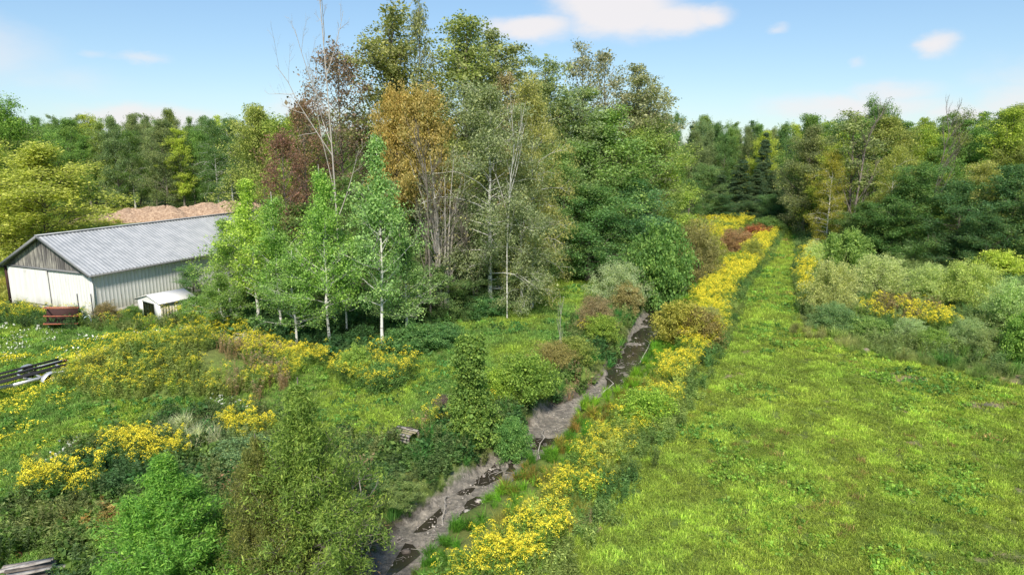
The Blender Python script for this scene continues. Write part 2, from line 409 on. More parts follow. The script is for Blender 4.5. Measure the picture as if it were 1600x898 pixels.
for i in range(3):
    P['aspen%d' % i] = make_tree('aspen', 50 + i, H=12, Rr=2.4, base=.22, prof='cedar', n1=60, n2=7, elev=(.3, 1.15), clump=.24, lpc=22, leaf=(.115, .085), twig=.36, tr=.10, bark='white', shell=.35, lenj=(.4, 1.5), skip=.08, flat=.9, wob=.035)
for i in range(2):
    P['birch%d' % i] = make_tree('birch', 60 + i, H=17, Rr=4.0, base=.12, prof='round', n1=60, n2=9, elev=(.3, 1.15), droop=.28, clump=.34, lpc=42, leaf=(.13, .075), twig=.3, tr=.17, bark='white', hang=.9, lenj=(.55, 1.3))
for i in range(2):
    P['spruce%d' % i] = make_tree('spruce', 70 + i, H=16, Rr=3.0, base=.04, prof='cone', n1=150, n2=5, elev=(-.15, .35), droop=.10, clump=.30, lpc=34, leaf=(.26, .07), tr=.17, bark='brown', lenj=(.8, 1.12), axis_up=-.35, flat=.3, shell=.25)
P['cedar0'] = make_tree('cedar', 80, H=7, Rr=2.35, base=.02, prof='cedar', n1=300, n2=9, elev=(.15, 1.2), clump=.11, lpc=38, leaf=(.105, .023), tr=.14, bark='grey', lenj=(.55, 1.25), axis_up=.35, flat=1.0, shell=.4, twig=.22)
P['cedar1'] = make_tree('cedar', 81, H=7, Rr=2.4, base=.08, prof='cedar', n1=190, n2=9, elev=(.1, 1.25), clump=.115, lpc=32, leaf=(.105, .023), tr=.13, bark='grey', lenj=(.5, 1.3), axis_up=.3, flat=1.0, shell=.35, twig=.25)
P['twigs'] = make_tree('twigs', 82, H=4, Rr=2.2, base=.03, prof='dome', n1=110, n2=9, elev=(-.1, .9), droop=.15, clump=.22, lpc=7, leaf=(.09, .04), tr=.06, bark='pale', lenj=(.6, 1.2), dead=.3)
for i in range(3):
    P['shrub%d' % i] = make_tree('shrub', 90 + i, H=3.4, Rr=2.2, base=.04, prof='dome', n1=130, n2=8, multi=7, clump=.15, lpc=21, leaf=(.08, .045), tr=.035, bark='grey', lenj=(.5, 1.3), twig=.2)
for i in range(2):
    P['bush%d' % i] = make_tree('bush', 100 + i, H=3.0, Rr=1.8, base=.03, prof='dome', n1=105, n2=8, multi=5, clump=.17, lpc=16, leaf=(.115, .07), tr=.035, bark='brown', lenj=(.45, 1.4), twig=.2)
P['column'] = make_tree('column', 110, H=5, Rr=1.15, base=.03, prof='column', n1=130, n2=7, elev=(-.4, .9), clump=.15, lpc=20, leaf=(.12, .08), tr=.12, bark='brown', lenj=(.6, 1.25), hang=.6)
P['orange'] = make_tree('orange', 120, H=14, Rr=3.4, base=.52, prof='dome', n1=60, n2=9, elev=(-.1, 1.1), clump=.32, lpc=34, leaf=(.15, .11), tr=.17, bark='grey')
P['stems'] = make_tree('stems', 121, H=14, Rr=2.1, base=.2, prof='top', n1=60, n2=4, multi=9, clump=.25, lpc=5, leaf=(.12, .08), tr=.10, bark='pale', dead=.6, twig=.3)
P['redtree'] = make_tree('redtree', 122, H=19, Rr=3.6, base=.42, prof='round', n1=56, n2=8, elev=(.3, 1.1), clump=.34, lpc=11, leaf=(.17, .12), tr=.17, bark='grey', lenj=(.6, 1.3))
P['snag'] = bare_tree('snag', 130, H=20.5, tr=.15, lv=4, nb=5, spread=.62, bark='pale', upb=.2, low=.25)
P['dead0'] = bare_tree('dead', 131, H=13, tr=.12, lv=3, nb=8, spread=.5, bark='grey', upb=.35, low=.2)
P['limb'] = bare_tree('dead', 136, H=13, tr=.11, lv=2, nb=5, spread=.45, bark='white', upb=.35, low=.35)
P['dead1'] = bare_tree('dead', 132, H=9, tr=.12, lv=3, nb=7, spread=.6, bark='red', upb=.05, low=.1)
P['dead2'] = bare_tree('dead', 133, H=3.2, tr=.04, lv=2, nb=6, spread=.5, bark='pale', upb=.3, low=.2)

NAMES = {'broad': ('broadleaf_tree', 'tree'), 'poplar': ('poplar_tree', 'tree'), 'sparse': ('sparse_poplar_tree', 'tree'), 'aspen': ('aspen_tree', 'tree'),
         'birch': ('birch_tree', 'tree'), 'spruce': ('spruce_tree', 'tree'), 'cedar': ('cedar_tree', 'tree'), 'twigs': ('brushwood', 'brushwood'), 'shrub': ('shrub', 'shrub'),
         'bush': ('bush', 'bush'), 'column': ('vine_covered_trunk', 'tree'), 'orange': ('autumn_tree', 'tree'), 'stems': ('dead_willow', 'dead tree'),
         'redtree': ('autumn_tree', 'tree'), 'snag': ('dead_birch', 'dead tree'), 'dead': ('dead_tree', 'dead tree')}
def plant(key, x, y, h, wid, col, label, group=None, rz=None, zbase=None, cat=None, name=None, tilt=0):
    p = P[key]; nm, ct = NAMES[p['kind']]
    s = h / p['H']; sw = wid / (2 * p['R'])
    o = thing(name or nm, label, cat or ct, (x, y, gz(x, y) - .05 if zbase is None else zbase), rnd.uniform(0, 6.28) if rz is None else rz, (sw, sw, s), group)
    if tilt: o.rotation_euler = (0, tilt, o.rotation_euler.z)
    t = link('trunk' if p['kind'] not in ('shrub', 'bush') else 'stems', p['trunk'], o)
    if p['crown']:
        c = link('crown' if p['kind'] not in ('shrub', 'bush') else 'foliage', p['crown'], o); c.color = c4(col)
    return o
def plant_px(key, u, vtop, y, wpx, col, label, group=None, **k):
    """u and vtop: where its top is seen, y: how far it stands"""
    z = z_at(y, vtop); D = y * CP + (CAM_H - z * .55) * SP; x = x_at(u, y, z * .8)
    return plant(key, x, y, z, wpx / F * D, col, label, group, **k)
def plant_base(key, u, v, vtop, wpx, col, label, group=None, **k):
    x, y = at(u, v); D = y * CP + CAM_H * SP; k_ = 1 + .5 * wpx / F * .8 * D / math.hypot(x, y); x *= k_; y *= k_   # v is the front foot: the centre stands half a width further
    g = gz(x, y); z = z_at(y, vtop) - g
    return plant(key, x, y, z, wpx / F * D, col, label, group, **k)
# ================================================================ THE SETTING
def axis(lo, hi, fine0, fine1, step, grow=1.16):
    a = list(np.arange(fine0, fine1 + 1e-6, step)); s = step; v = fine1
    while v < hi: s *= grow; v += s; a.append(min(v, hi))
    s = step; v = fine0; pre = []
    while v > lo: s *= grow; v -= s; pre.append(max(v, lo))
    return np.array(pre[::-1] + a)
def grid_mesh(name, xs, ys, zf):
    X, Y = np.meshgrid(xs, ys); sdist, side = seg_dist(X, Y, SR); Z = zf(X, Y, sdist)
    nx, ny = len(xs), len(ys); i = np.arange(ny - 1)[:, None] * nx + np.arange(nx - 1)[None]; i = i.ravel()
    me = bpy.data.meshes.new(name); V = np.stack([X, Y, Z], -1).reshape(-1, 3)
    Q = np.stack([i, i + 1, i + nx + 1, i + nx], 1)
    me.vertices.add(len(V)); me.vertices.foreach_set('co', V.astype(np.float32).ravel())
    me.loops.add(Q.size); me.loops.foreach_set('vertex_index', Q.ravel().astype(np.int32)); me.polygons.add(len(Q))
    me.polygons.foreach_set('loop_start', (np.arange(len(Q)) * 4).astype(np.int32)); me.polygons.foreach_set('loop_total', np.full(len(Q), 4, np.int32))
    me.polygons.foreach_set('use_smooth', np.ones(len(Q), bool))
    return me, X, Y, sdist, side
def field_dirt(x, y):
    """bare worn places of the mown field"""
    n = fbm(x, y, 1.4, 61); d = np.clip((n - .74) / .06, 0, 1) * .6
    for (u, v, ru, rv, s) in [(1415, 592, 70, 10, .9), (1545, 632, 60, 9, .8), (1575, 590, 80, 16, .8), (1352, 548, 22, 8, 1), (1500, 570, 60, 8, .5), (1330, 556, 26, 5, .6),
                              (1560, 862, 60, 14, .7), (1255, 838, 18, 8, .7), (1515, 815, 14, 6, .8), (1535, 872, 14, 5, .9), (1180, 470, 30, 6, .35), (1175, 640, 40, 8, .3)]:
        px, py = at(u, v); qx = abs(at(u + ru, v)[0] - px); qy = abs(at(u, v - rv)[1] - py)
        d = np.maximum(d, s * .8 * np.exp(-(((x - px) / qx) ** 2 + ((y - py) / qy) ** 2) * 1.2) * (.6 + .8 * vnoise(x, y, .5, 63)))
    return np.clip(d, 0, 1)
def build_ground():
    xs = axis(-3000, 3000, -34, 42, .33); ys = axis(-600, 4500, 9, 112, .33)
    me, X, Y, sd_, side = grid_mesh('ground', xs, ys, terrain)
    wob = (vnoise(X, Y, 1.3, 21) - .5) * .7
    mud = np.clip((1.35 - (sd_ + wob)) / .5, 0, 1)
    a = me.attributes.new('mud', 'FLOAT', 'POINT'); a.data.foreach_set('value', mud.ravel().astype(np.float32))
    a = me.attributes.new('dirt', 'FLOAT', 'POINT'); a.data.foreach_set('value', field_dirt(X, Y).ravel().astype(np.float32))
    dm = np.clip(1 - np.abs(sd_) / 1.2, 0, 1)
    a = me.attributes.new('bed', 'FLOAT', 'POINT'); a.data.foreach_set('value', dm.ravel().astype(np.float32))
    me.update(calc_edges=True)
    def f(t, o):
        g = G(t); P_ = g.n('NewGeometry').outputs['Position']
        n1 = g.noise(P_, .35, 5); n2 = g.noise(P_, 3.5, 6, .7); n3 = g.noise(P_, 14, 5, .7)
        grass = g.ramp(n2, [(.3, (.05, .085, .02)), (.5, (.11, .17, .03)), (.7, (.19, .25, .05))])
        grass = g.mix(g.rng(n1, .4, .65, 0, .5), grass, (.13, .12, .045, 1))
        dirt = g.ramp(n3, [(.3, (.13, .11, .05)), (.55, (.26, .21, .12)), (.75, (.38, .32, .2))])
        silt = g.ramp(n2, [(.25, (.075, .07, .062)), (.45, (.155, .142, .125)), (.6, (.28, .25, .215)), (.75, (.44, .385, .32))])
        mud = g.ramp(n3, [(.3, (.05, .042, .032)), (.6, (.12, .10, .078)), (.8, (.19, .155, .125))])
        at_ = lambda k: g.n('Attribute', attribute_name=k).outputs['Fac']
        c = g.mix(g.rng(g.math('ADD', at_('dirt'), g.math('MULTIPLY', g.math('SUBTRACT', n3, .5), .6)), .3, .6, 0, 1), grass, dirt)
        c = g.mix(g.rng(g.math('ADD', at_('mud'), g.math('MULTIPLY', g.math('SUBTRACT', n2, .5), .8)), .35, .6, 0, 1), c, mud)
        bd = g.rng(g.math('ADD', at_('bed'), g.math('MULTIPLY', g.math('SUBTRACT', n2, .5), .5)), .12, .3, 0, 1)
        c = g.mix(bd, c, silt)
        q = g.pr(o, c, .85, g.math('ADD', n3, g.math('MULTIPLY', n2, .8)), .05, spec=.3)
        wet = g.math('MULTIPLY', bd, g.rng(n1, .42, .6, .68, .1)); g.set(q, 'Roughness', g.math('SUBTRACT', .85, wet))
    me.materials.append(mat('meadow soil', f))
    o = link('ground', me); tag(o, kind='structure'); return o
build_ground()

def strip_between(u0, v0, u1, v1, hw, z, name):
    """a water sheet following the ditch between two places"""
    a = np.array(at(u0, v0, BED)); b = np.array(at(u1, v1, BED))
    i0 = int(np.argmin(np.hypot(*(SR - a).T))); i1 = int(np.argmin(np.hypot(*(SR - b).T))); C_ = SR[i0:i1 + 1]
    T_ = unit(np.gradient(C_, axis=0)); Nn = np.stack([T_[:, 1], -T_[:, 0]], 1)
    k = len(C_); w = hw * (np.clip(np.minimum(np.arange(k), k - 1 - np.arange(k)) / 2.5 + .15, 0, 1))
    mb = MB(); off = .25 * np.sin(np.arange(k) * .9) * .6
    Lp = C_ + Nn * (off - w)[:, None]; Rp = C_ + Nn * (off + w)[:, None]
    V = np.concatenate([np.c_[Lp, np.full(k, z)], np.c_[Rp, np.full(k, z)]])
    i = np.arange(k - 1); mb.quads(V, np.stack([i, i + k, i + k + 1, i + 1], 1))
    def f(t, o):
        g = G(t); n = g.noise(g.n('NewGeometry').outputs['Position'], 4, 3)
        q = g.pr(o, (.018, .014, .010, 1), .06, n, .004, spec=.5)
    return tag(mb.build(name, WATER, None), kind='structure')
WATER = mat('dark ditch water', lambda t, o: (lambda g: g.pr(o, (.030, .026, .020, 1), .08, g.noise(g.n('NewGeometry').outputs['Position'], 5, 3), .004, spec=.5))(G(t)))
strip_between(950, 612, 1052, 468, 1.15, BED + .03, 'stream_water')
strip_between(600, 905, 850, 690, .55, BED + .0, 'stream_water')
strip_between(700, 812, 940, 620, .55, BED - .01, 'stream_water')
strip_between(1128, 415, 1175, 380, .9, BED + .02, 'stream_water')

# ---------------------------------------------------------------- instanced ground cover
def in_poly(x, y, poly):
    c = np.zeros(x.shape, bool); n = len(poly)
    for i in range(n):
        x1, y1 = poly[i]; x2, y2 = poly[(i + 1) % n]
        k = ((y1 > y) != (y2 > y)) & (x < (x2 - x1) * (y - y1) / (y2 - y1 + 1e-12) + x1); c ^= k
    return c
def poly_px(*p): return [at(u, v) for u, v in p]
def make_coll(name, meshes):
    c = bpy.data.collections.new(name)
    for i, me in enumerate(meshes):
        o = bpy.data.objects.new('%s_%02d' % (name, i), me); c.objects.link(o)
    return c
def gn_group(coll):
    ng = bpy.data.node_groups.new('scatter ' + coll.name, 'GeometryNodeTree')
    ng.interface.new_socket('Geometry', in_out='INPUT', socket_type='NodeSocketGeometry'); ng.interface.new_socket('Geometry', in_out='OUTPUT', socket_type='NodeSocketGeometry')
    n = ng.nodes; l = ng.links
    gi = n.new('NodeGroupInput'); go = n.new('NodeGroupOutput'); ci = n.new('GeometryNodeCollectionInfo')
    ci.inputs['Collection'].default_value = coll; ci.inputs['Separate Children'].default_value = True; ci.inputs['Reset Children'].default_value = True
    ip = n.new('GeometryNodeInstanceOnPoints'); ip.inputs['Pick Instance'].default_value = True
    def na(name, ty):
        q = n.new('GeometryNodeInputNamedAttribute'); q.data_type = ty; q.inputs['Name'].default_value = name; return q.outputs['Attribute']
    l.new(gi.outputs[0], ip.inputs['Points']); l.new(ci.outputs[0], ip.inputs['Instance']); l.new(na('idx', 'INT'), ip.inputs['Instance Index'])
    l.new(na('rot', 'FLOAT_VECTOR'), ip.inputs['Rotation']); l.new(na('scl', 'FLOAT_VECTOR'), ip.inputs['Scale'])
    l.new(ip.outputs[0], go.inputs[0]); return ng
_ng = {}
def scatter(name, coll, x, y, scale, tint, label=None, kind='stuff', cat=None, tilt=.12, z=None, hs=None, group=None):
    n = len(x)
    if coll.name not in ('field tufts', 'far crowns'): tint = np.asarray(tint) * 1.8
    me = bpy.data.meshes.new(name); me.vertices.add(n)
    zz = terrain(x, y) if z is None else z
    me.vertices.foreach_set('co', np.stack([x, y, zz], 1).astype(np.float32).ravel())
    def at_(k, ty, v, fld='value'): a = me.attributes.new(k, ty, 'POINT'); a.data.foreach_set(fld, v.ravel())
    at_('idx', 'INT', rs.randint(0, len(coll.objects), n).astype(np.int32))
    at_('rot', 'FLOAT_VECTOR', np.stack([rs.normal(size=n) * tilt, rs.normal(size=n) * tilt, rs.uniform(0, 6.283, n)], 1).astype(np.float32), 'vector')
    s = np.broadcast_to(scale, (n,)) * rs.uniform(.75, 1.3, n); h = s * rs.uniform(.8, 1.25, n) * (1 if hs is None else hs)
    at_('scl', 'FLOAT_VECTOR', np.stack([s, s, h], 1).astype(np.float32), 'vector')
    tc = np.concatenate([np.broadcast_to(tint, (n, 3)), np.ones((n, 1))], 1); at_('tint', 'FLOAT_COLOR', tc.astype(np.float32), 'color')
    me.update(); o = link(name, me)
    if coll.name not in _ng: _ng[coll.name] = gn_group(coll)
    m = o.modifiers.new('scatter', 'NODES'); m.node_group = _ng[coll.name]
    tag(o, label, cat, group, kind); return o
def pts(poly, dens, rng_=rs, near=None, stream=None, keep=None):
    """random points in a ground polygon; dens = per m2, or a function of distance"""
    poly = np.array(poly); x0, y0 = poly.min(0); x1, y1 = poly.max(0); mx = dens(0) if callable(dens) else dens
    n = int((x1 - x0) * (y1 - y0) * mx); x = rng_.uniform(x0, x1, n); y = rng_.uniform(y0, y1, n)
    k = in_poly(x, y, poly)
    if callable(dens): k &= rng_.rand(n) < dens(np.hypot(x, y)) / mx
    x, y = x[k], y[k]
    if stream is not None:
        d = seg_dist(x, y, SR)[0] + (vnoise(x, y, 1.3, 21) - .5) * .7; k = d > stream; x, y = x[k], y[k]
    if keep is not None: k = keep(x, y); x, y = x[k], y[k]
    return x, y

def tuft(seed, n, rad, h, w, bend=.6, mat_=None, seg=2, up=1.4):
    r = np.random.RandomState(seed); mb = MB()
    b = r.normal(size=(n, 2)) * rad * .5; d = r.normal(size=(n, 2)) * .6 + b / (rad + .01) * .6
    hh = h * r.uniform(.5, 1.15, n); dirh = unit(np.c_[d, np.zeros(n)]); lean = r.uniform(.15, 1, n) * bend
    p0 = np.c_[b, np.full(n, -.02)]; p1 = p0 + np.c_[dirh[:, :2] * (lean * hh * .35)[:, None], hh * .6]; p2 = p1 + np.c_[dirh[:, :2] * (lean * hh * .75)[:, None], hh * (.45 - .35 * lean)]
    th = r.uniform(0, 6.28, n); sx = np.c_[np.cos(th), np.sin(th), np.zeros(n)] * (w * r.uniform(.6, 1.3, n))[:, None] * .5
    va = r.rand(n); wa = r.rand(n)
    V = np.stack([p0 - sx * .7, p0 + sx * .7, p1 + sx, p1 - sx, p2], 1).reshape(-1, 3); i = np.arange(n) * 5
    mb.quads(V, np.stack([i, i + 1, i + 2, i + 3], 1), va, wa)
    mb.tris(V, np.stack([i + 3, i + 2, i + 4], 1), va, wa)
    return mb.mesh('tuft', mat_ or LEAF_I['grass'])
def herb(seed, stems, rad, h, leafl, leafw, nleaf, bloom=None, nb=60, bl=.03, spray=.16, lean=.18, top=None):
    """a clump of upright stems with leaves, and a spreading plume of bloom"""
    r = np.random.RandomState(seed); mb = MB()
    for s in range(stems):
        a = r.uniform(0, 6.28); q = rad * math.sqrt(r.rand()); b = np.array([math.cos(a) * q, math.sin(a) * q, -.03]); hh = h * r.uniform(.7, 1.15)
        tp = b + np.array([r.normal() * lean * hh, r.normal() * lean * hh, hh]); m_ = (b + tp) / 2 + np.array([r.normal(), r.normal(), 0]) * .03
        Pp = np.array([b, m_, tp]); mb.tube(Pp, [.006, .005, .003], 3, 0)
        t = r.uniform(.12, 1.0, nleaf); C_ = b + (tp - b) * t[:, None]; az = r.uniform(0, 6.28, nleaf)
        ax = np.c_[np.cos(az), np.sin(az), r.uniform(-.1, .5, nleaf)]; C_ = C_ + ax * leafl * .5
        add_leaves(mb, C_, leafl, leafw, r.rand(nleaf), np.full(nleaf, r.rand()), ax, None, .15, .8, r, 0)
        if bloom is not None and r.rand() < .9:
            k = nb; arm = r.randint(0, 6, k); s_ = r.rand(k); aa = arm * 1.05 + r.rand() * 0 + a
            C_ = tp + np.c_[np.cos(aa) * s_ * spray, np.sin(aa) * s_ * spray, (.12 - .5 * s_ ** 2 + .25 * (1 - s_)) * spray * 1.3] + r.normal(size=(k, 3)) * .015
            add_leaves(mb, C_, bl, bl * .8, r.rand(k), np.full(k, r.rand()), None, None, 1, .6, r, 1)
    return mb.mesh('herb', [LEAF_I['green'], bloom or LEAF_I['green']])
def pebble_mesh(seed):
    r = np.random.RandomState(seed); mb = MB()
    for q in range(9):
        s = .03 * math.exp(r.normal() * .5); c = np.array([r.normal() * .22, r.normal() * .22, s * .3])
        V = np.array([[math.cos(a) * math.cos(b), math.sin(a) * math.cos(b), math.sin(b) * .6] for b in (-.6, .6) for a in np.arange(6) * 1.047]) * s * r.uniform(.7, 1.3, (12, 1)) + c
        mb.quads(V, [[i, (i + 1) % 6, 6 + (i + 1) % 6, 6 + i] for i in range(6)], m=0); mb.tris(np.vstack([V[6:], c + [0, 0, s * .6]]), [[i, (i + 1) % 6, 6] for i in range(6)], m=0)
    for q in range(2):
        a = r.uniform(0, 6.28); c = np.array([r.normal() * .2, r.normal() * .2, .03]); d_ = np.array([math.cos(a), math.sin(a), .1]) * r.uniform(.1, .3); mb.tube([c - d_, c + [0, 0, .02], c + d_], [.008, .007, .003], 3, 1)
    return mb.mesh('pebbles', [PEB, BARK['pale']])
PEB = mat('creek pebbles', lambda t, o: (lambda g: g.pr(o, g.ramp(g.n('ObjectInfo').outputs['Random'], [(.2, (.10, .09, .085)), (.6, (.25, .22, .20)), (.9, (.45, .41, .37))]), .8))(G(t)))
C_PEB = make_coll('creek stones', [pebble_mesh(300 + i) for i in range(5)])
def along(n, lo, hi):
    k = rs.randint(0, len(SR) - 1, n * 2); t = rs.rand(n * 2)[:, None]; p = SR[k] * (1 - t) + SR[k + 1] * t; d = SR[k + 1] - SR[k]; nn = np.stack([d[:, 1], -d[:, 0]], 1); nn /= np.linalg.norm(nn, axis=1)[:, None]
    p = p + nn * (rs.uniform(lo, hi, n * 2) * rs.choice([-1, 1], n * 2))[:, None]; m_ = (p[:, 1] > 10) & (p[:, 1] < 80); return p[m_][:, 0], p[m_][:, 1]
C_FIELD = make_coll('field tufts', [tuft(200 + i, 60, .24, .17, .022, .9) for i in range(5)])
C_TALL = make_coll('tall tufts', [tuft(210 + i, 85, .16, .75, .024, .9) for i in range(4)])
C_WISP = make_coll('wisp tufts', [tuft(216 + i, 110, .18, .9, .012, .7) for i in range(3)])
C_GOLD = make_coll('golden herbs', [herb(220 + i, 7, .30, 1.15, .12, .022, 30, LEAF_I['yellow'], 30, .032, .15) for i in range(5)])
C_GOLDD = make_coll('golden dense herbs', [herb(226 + i, 9, .34, 1.15, .12, .022, 30, LEAF_I['yellow'], 52, .034, .17) for i in range(4)])
C_WEED = make_coll('broad weeds', [herb(230 + i, 9, .28, .55, .13, .07, 16, None) for i in range(5)])
C_FERN = make_coll('fine weeds', [herb(236 + i, 9, .26, .75, .10, .026, 30, None) for i in range(4)])
C_DRY = make_coll('dry stalks', [herb(240 + i, 10, .2, .9, .09, .012, 14, LEAF_I['tan'], 22, .03, .08) for i in range(3)])
C_DOT = make_coll('small yellow flowers', [herb(246 + i, 9, .30, .20, .05, .02, 5, LEAF_I['yellow'], 5, .038, .03) for i in range(3)])
C_WHT = make_coll('small white flowers', [herb(250 + i, 7, .30, .20, .05, .02, 5, LEAF_I['white'], 4, .05, .03) for i in range(3)])
C_CLOV = make_coll('clover', [herb(254 + i, 22, .26, .10, .055, .045, 5, None, lean=.5) for i in range(4)])

def col_mix(x, y, a, b, sc_, seed, lo=.35, hi=.65, jit=.22):
    t = np.clip((fbm(x, y, sc_, seed) - lo) / (hi - lo), 0, 1)[:, None]
    c = np.array(a) * (1 - t) + np.array(b) * t
    return c * (1 + rs.normal(size=(len(x), 1)) * jit).clip(.4, 1.8)

EDGE_PX = [(780, 960), (842, 898), (920, 812), (959, 759), (1006, 696), (1049, 656), (1089, 580), (1133, 517), (1151, 455), (1192, 410), (1222, 355), (1235, 335)]
FIELD = poly_px(*EDGE_PX, (1268, 336), (1258, 355), (1250, 400), (1242, 470), (1250, 505), (1300, 535), (1350, 548), (1430, 568), (1520, 585), (1600, 606), (1850, 680), (2600, 960))
def dfall(a, d0=28, p=1.3): return lambda d: a * np.minimum(1, (d0 / np.maximum(d, 1)) ** p)
def fscale(x, y, d0=28, p=.62): return np.maximum(1, (np.hypot(x, y) / d0) ** p)
# the mown field
x, y = pts(FIELD, dfall(34), keep=lambda x, y: rs.rand(len(x)) > field_dirt(x, y) * 1.1)
c = col_mix(x, y, (.32, .43, .08), (.39, .475, .085), 3.5, 70, .25, .75)
d = np.clip((fbm(x, y, .8, 75) - .5) * 2.2 + .5, .1, 1)[:, None]; c = c * (.68 + .44 * d)  # shade between grass clumps painted into the tint, darker where tufts are low
scatter('field_grass', C_FIELD, x, y, fscale(x, y) * .82, c, hs=.5 + 1.4 * np.clip(fbm(x, y, .8, 75) - .25, 0, 1))
x, y = pts(FIELD, dfall(2.2), keep=lambda x, y: fbm(x, y, 4, 88) > .53)
scatter('field_clover', C_CLOV, x, y, fscale(x, y) * 1.5, col_mix(x, y, (.07, .15, .03), (.12, .2, .03), 3, 90))
x, y = pts(FIELD, dfall(.5), keep=lambda x, y: fbm(x, y, 5, 91) > .5)
scatter('field_dry_grass', C_FIELD, x, y, fscale(x, y) * 1.0, col_mix(x, y, (.30, .22, .08), (.34, .27, .10), 3, 92))
x, y = along(420, .1, .75); scatter('creek_pebbles', C_PEB, x, y, .9, (1, 1, 1), 'small stones and twigs scattered on the ditch bed')
x, y = along(420, .95, 1.2); scatter('overhanging_grass', C_TALL, x, y, .36, col_mix(x, y, (.05, .11, .025), (.11, .15, .04), 2, 176), 'grass hanging over the lip of the ditch', tilt=.5)
# lawn left of the ditch
LAWN = poly_px((-900, 960), (-1400, 560), (-700, 425), (20, 478), (150, 500), (350, 490), (560, 540), (800, 480), (830, 385), (980, 388), (1010, 420), (930, 500), (850, 570), (700, 655), (600, 760), (560, 860), (520, 960))
def off_mound(x, y): mx, my, a, b, h = MOUND; return ((x - mx) / a) ** 2 + ((y - my) / b) ** 2 > 1.0
x, y = pts(LAWN, dfall(20), stream=2.2, keep=off_mound)
c = col_mix(x, y, (.20, .33, .085), (.32, .42, .075), 3.5, 101, .36, .62)
scatter('lawn_grass', C_FIELD, x, y, fscale(x, y) * .95, c, hs=.6 + .5 * fbm(x, y, 2, 102))
x, y = pts(LAWN, dfall(2.5), stream=2.5, keep=lambda x, y: off_mound(x, y) & (fbm(x, y, 4, 104) > .45))
scatter('lawn_clover', C_CLOV, x, y, fscale(x, y) * 1.4, col_mix(x, y, (.045, .12, .03), (.09, .17, .03), 3, 105))
YL = poly_px((-200, 720), (-200, 560), (60, 560), (230, 500), (330, 510), (300, 535), (130, 590), (120, 640), (100, 680), (30, 740))
x, y = pts(YL, dfall(6.5), keep=lambda x, y: off_mound(x, y) & (fbm(x, y, 2.2, 107) > .50))
scatter('lawn_yellow_flowers', C_DOT, x, y, fscale(x, y), col_mix(x, y, (.09, .17, .03), (.14, .2, .03), 3, 108))
WL = poly_px((-200, 580), (-200, 500), (150, 515), (330, 510), (300, 560), (60, 570))
x, y = pts(WL, dfall(3), keep=lambda x, y: off_mound(x, y) & (fbm(x, y, 2.2, 109) > .46))
scatter('lawn_white_flowers', C_WHT, x, y, fscale(x, y), col_mix(x, y, (.06, .13, .03), (.1, .16, .03), 3, 110))
WL = poly_px((60, 740), (100, 690), (230, 690), (180, 740)); x, y = pts(WL, 2.0)
x2, y2 = pts(poly_px((380, 640), (420, 650), (330, 655), (330, 640)), 4)
scatter('lawn_white_flowers', C_WHT, np.r_[x, x2], np.r_[y, y2], 1.2, (.06, .13, .03))
# goldenrod on the mound
mx, my, ma, mb_, mh = MOUND
x = rs.uniform(mx - ma * 1.05, mx + ma * 1.05, 1500); y = rs.uniform(my - mb_ * 1.1, my + mb_ * 1.1, 1500)
k = (((x - mx) / ma) ** 2 + ((y - my) / mb_) ** 2 < 1.05 + .2 * vnoise(x, y, 1.5, 111)) & ~((np.hypot(x - mx - 2.6, (y - my + 1.0) * 1.3) < 1.3))
x, y = x[k], y[k]; k = rs.rand(len(x)) < .36 + .42 * (y > my)
scatter('mound_goldenrod', C_GOLD, x[k], y[k], .68, col_mix(x[k], y[k], (.09, .15, .035), (.17, .22, .03), 2, 112), 'goldenrod in bloom covering the mound', hs=.85)
scatter('mound_weeds', C_FERN, x[~k], y[~k], .8, col_mix(x[~k], y[~k], (.09, .14, .04), (.16, .19, .05), 2, 113))
x, y = pts(poly_px((350, 640), (450, 640), (450, 560), (340, 560)), 4)
scatter('mound_dry_stalks', C_DRY, x, y, .8, (.22, .15, .08))
# goldenrod ridge behind the mound, along the aspens, by the barn, far strips
def gold(name, poly, dens, s=1.0, dense=False, a=(.06, .11, .03), b=(.12, .17, .03), keep=None, label=None, seed=120, **kw):
    x, y = pts(poly, dens, keep=keep, **kw)
    return scatter(name, C_GOLDD if dense else C_GOLD, x, y, s, col_mix(x, y, a, b, 2, seed), label)
gold('goldenrod_patch', poly_px((290, 520), (335, 502), (440, 548), (600, 592), (560, 602), (420, 572), (340, 538)), 2.6, .72, True)
gold('goldenrod_patch', poly_px((530, 612), (545, 570), (640, 575), (655, 600), (590, 622)), 3.0, .9, False)
BARNF = poly_px((-60, 492), (0, 480), (60, 492), (150, 505), (230, 505), (340, 500), (345, 512), (200, 520), (100, 518), (-60, 505))
RK = at(97, 516); SD = at(228, 505)
gold('goldenrod_patch', BARNF, 1.5, .85, False, keep=lambda x, y: (np.hypot(x - RK[0], y - RK[1] + .6) > 1.6) & (np.hypot(x - SD[0], y - SD[1]) > 1.2))
x, y = pts(BARNF, 3); scatter('barn_weeds', C_FERN, x, y, .9, col_mix(x, y, (.04, .085, .03), (.10, .12, .04), 2, 121))
gold('goldenrod_patch', poly_px((840, 418), (870, 412), (1000, 406), (1000, 398), (850, 402)), 3.0, 1.1, False)
gold('goldenrod_patch', poly_px((1075, 420), (1070, 368), (1090, 352), (1150, 350), (1180, 356), (1150, 376), (1120, 400)), 1.3, 1.15, True, a=(.09, .15, .03), b=(.16, .2, .03), stream=1.9)
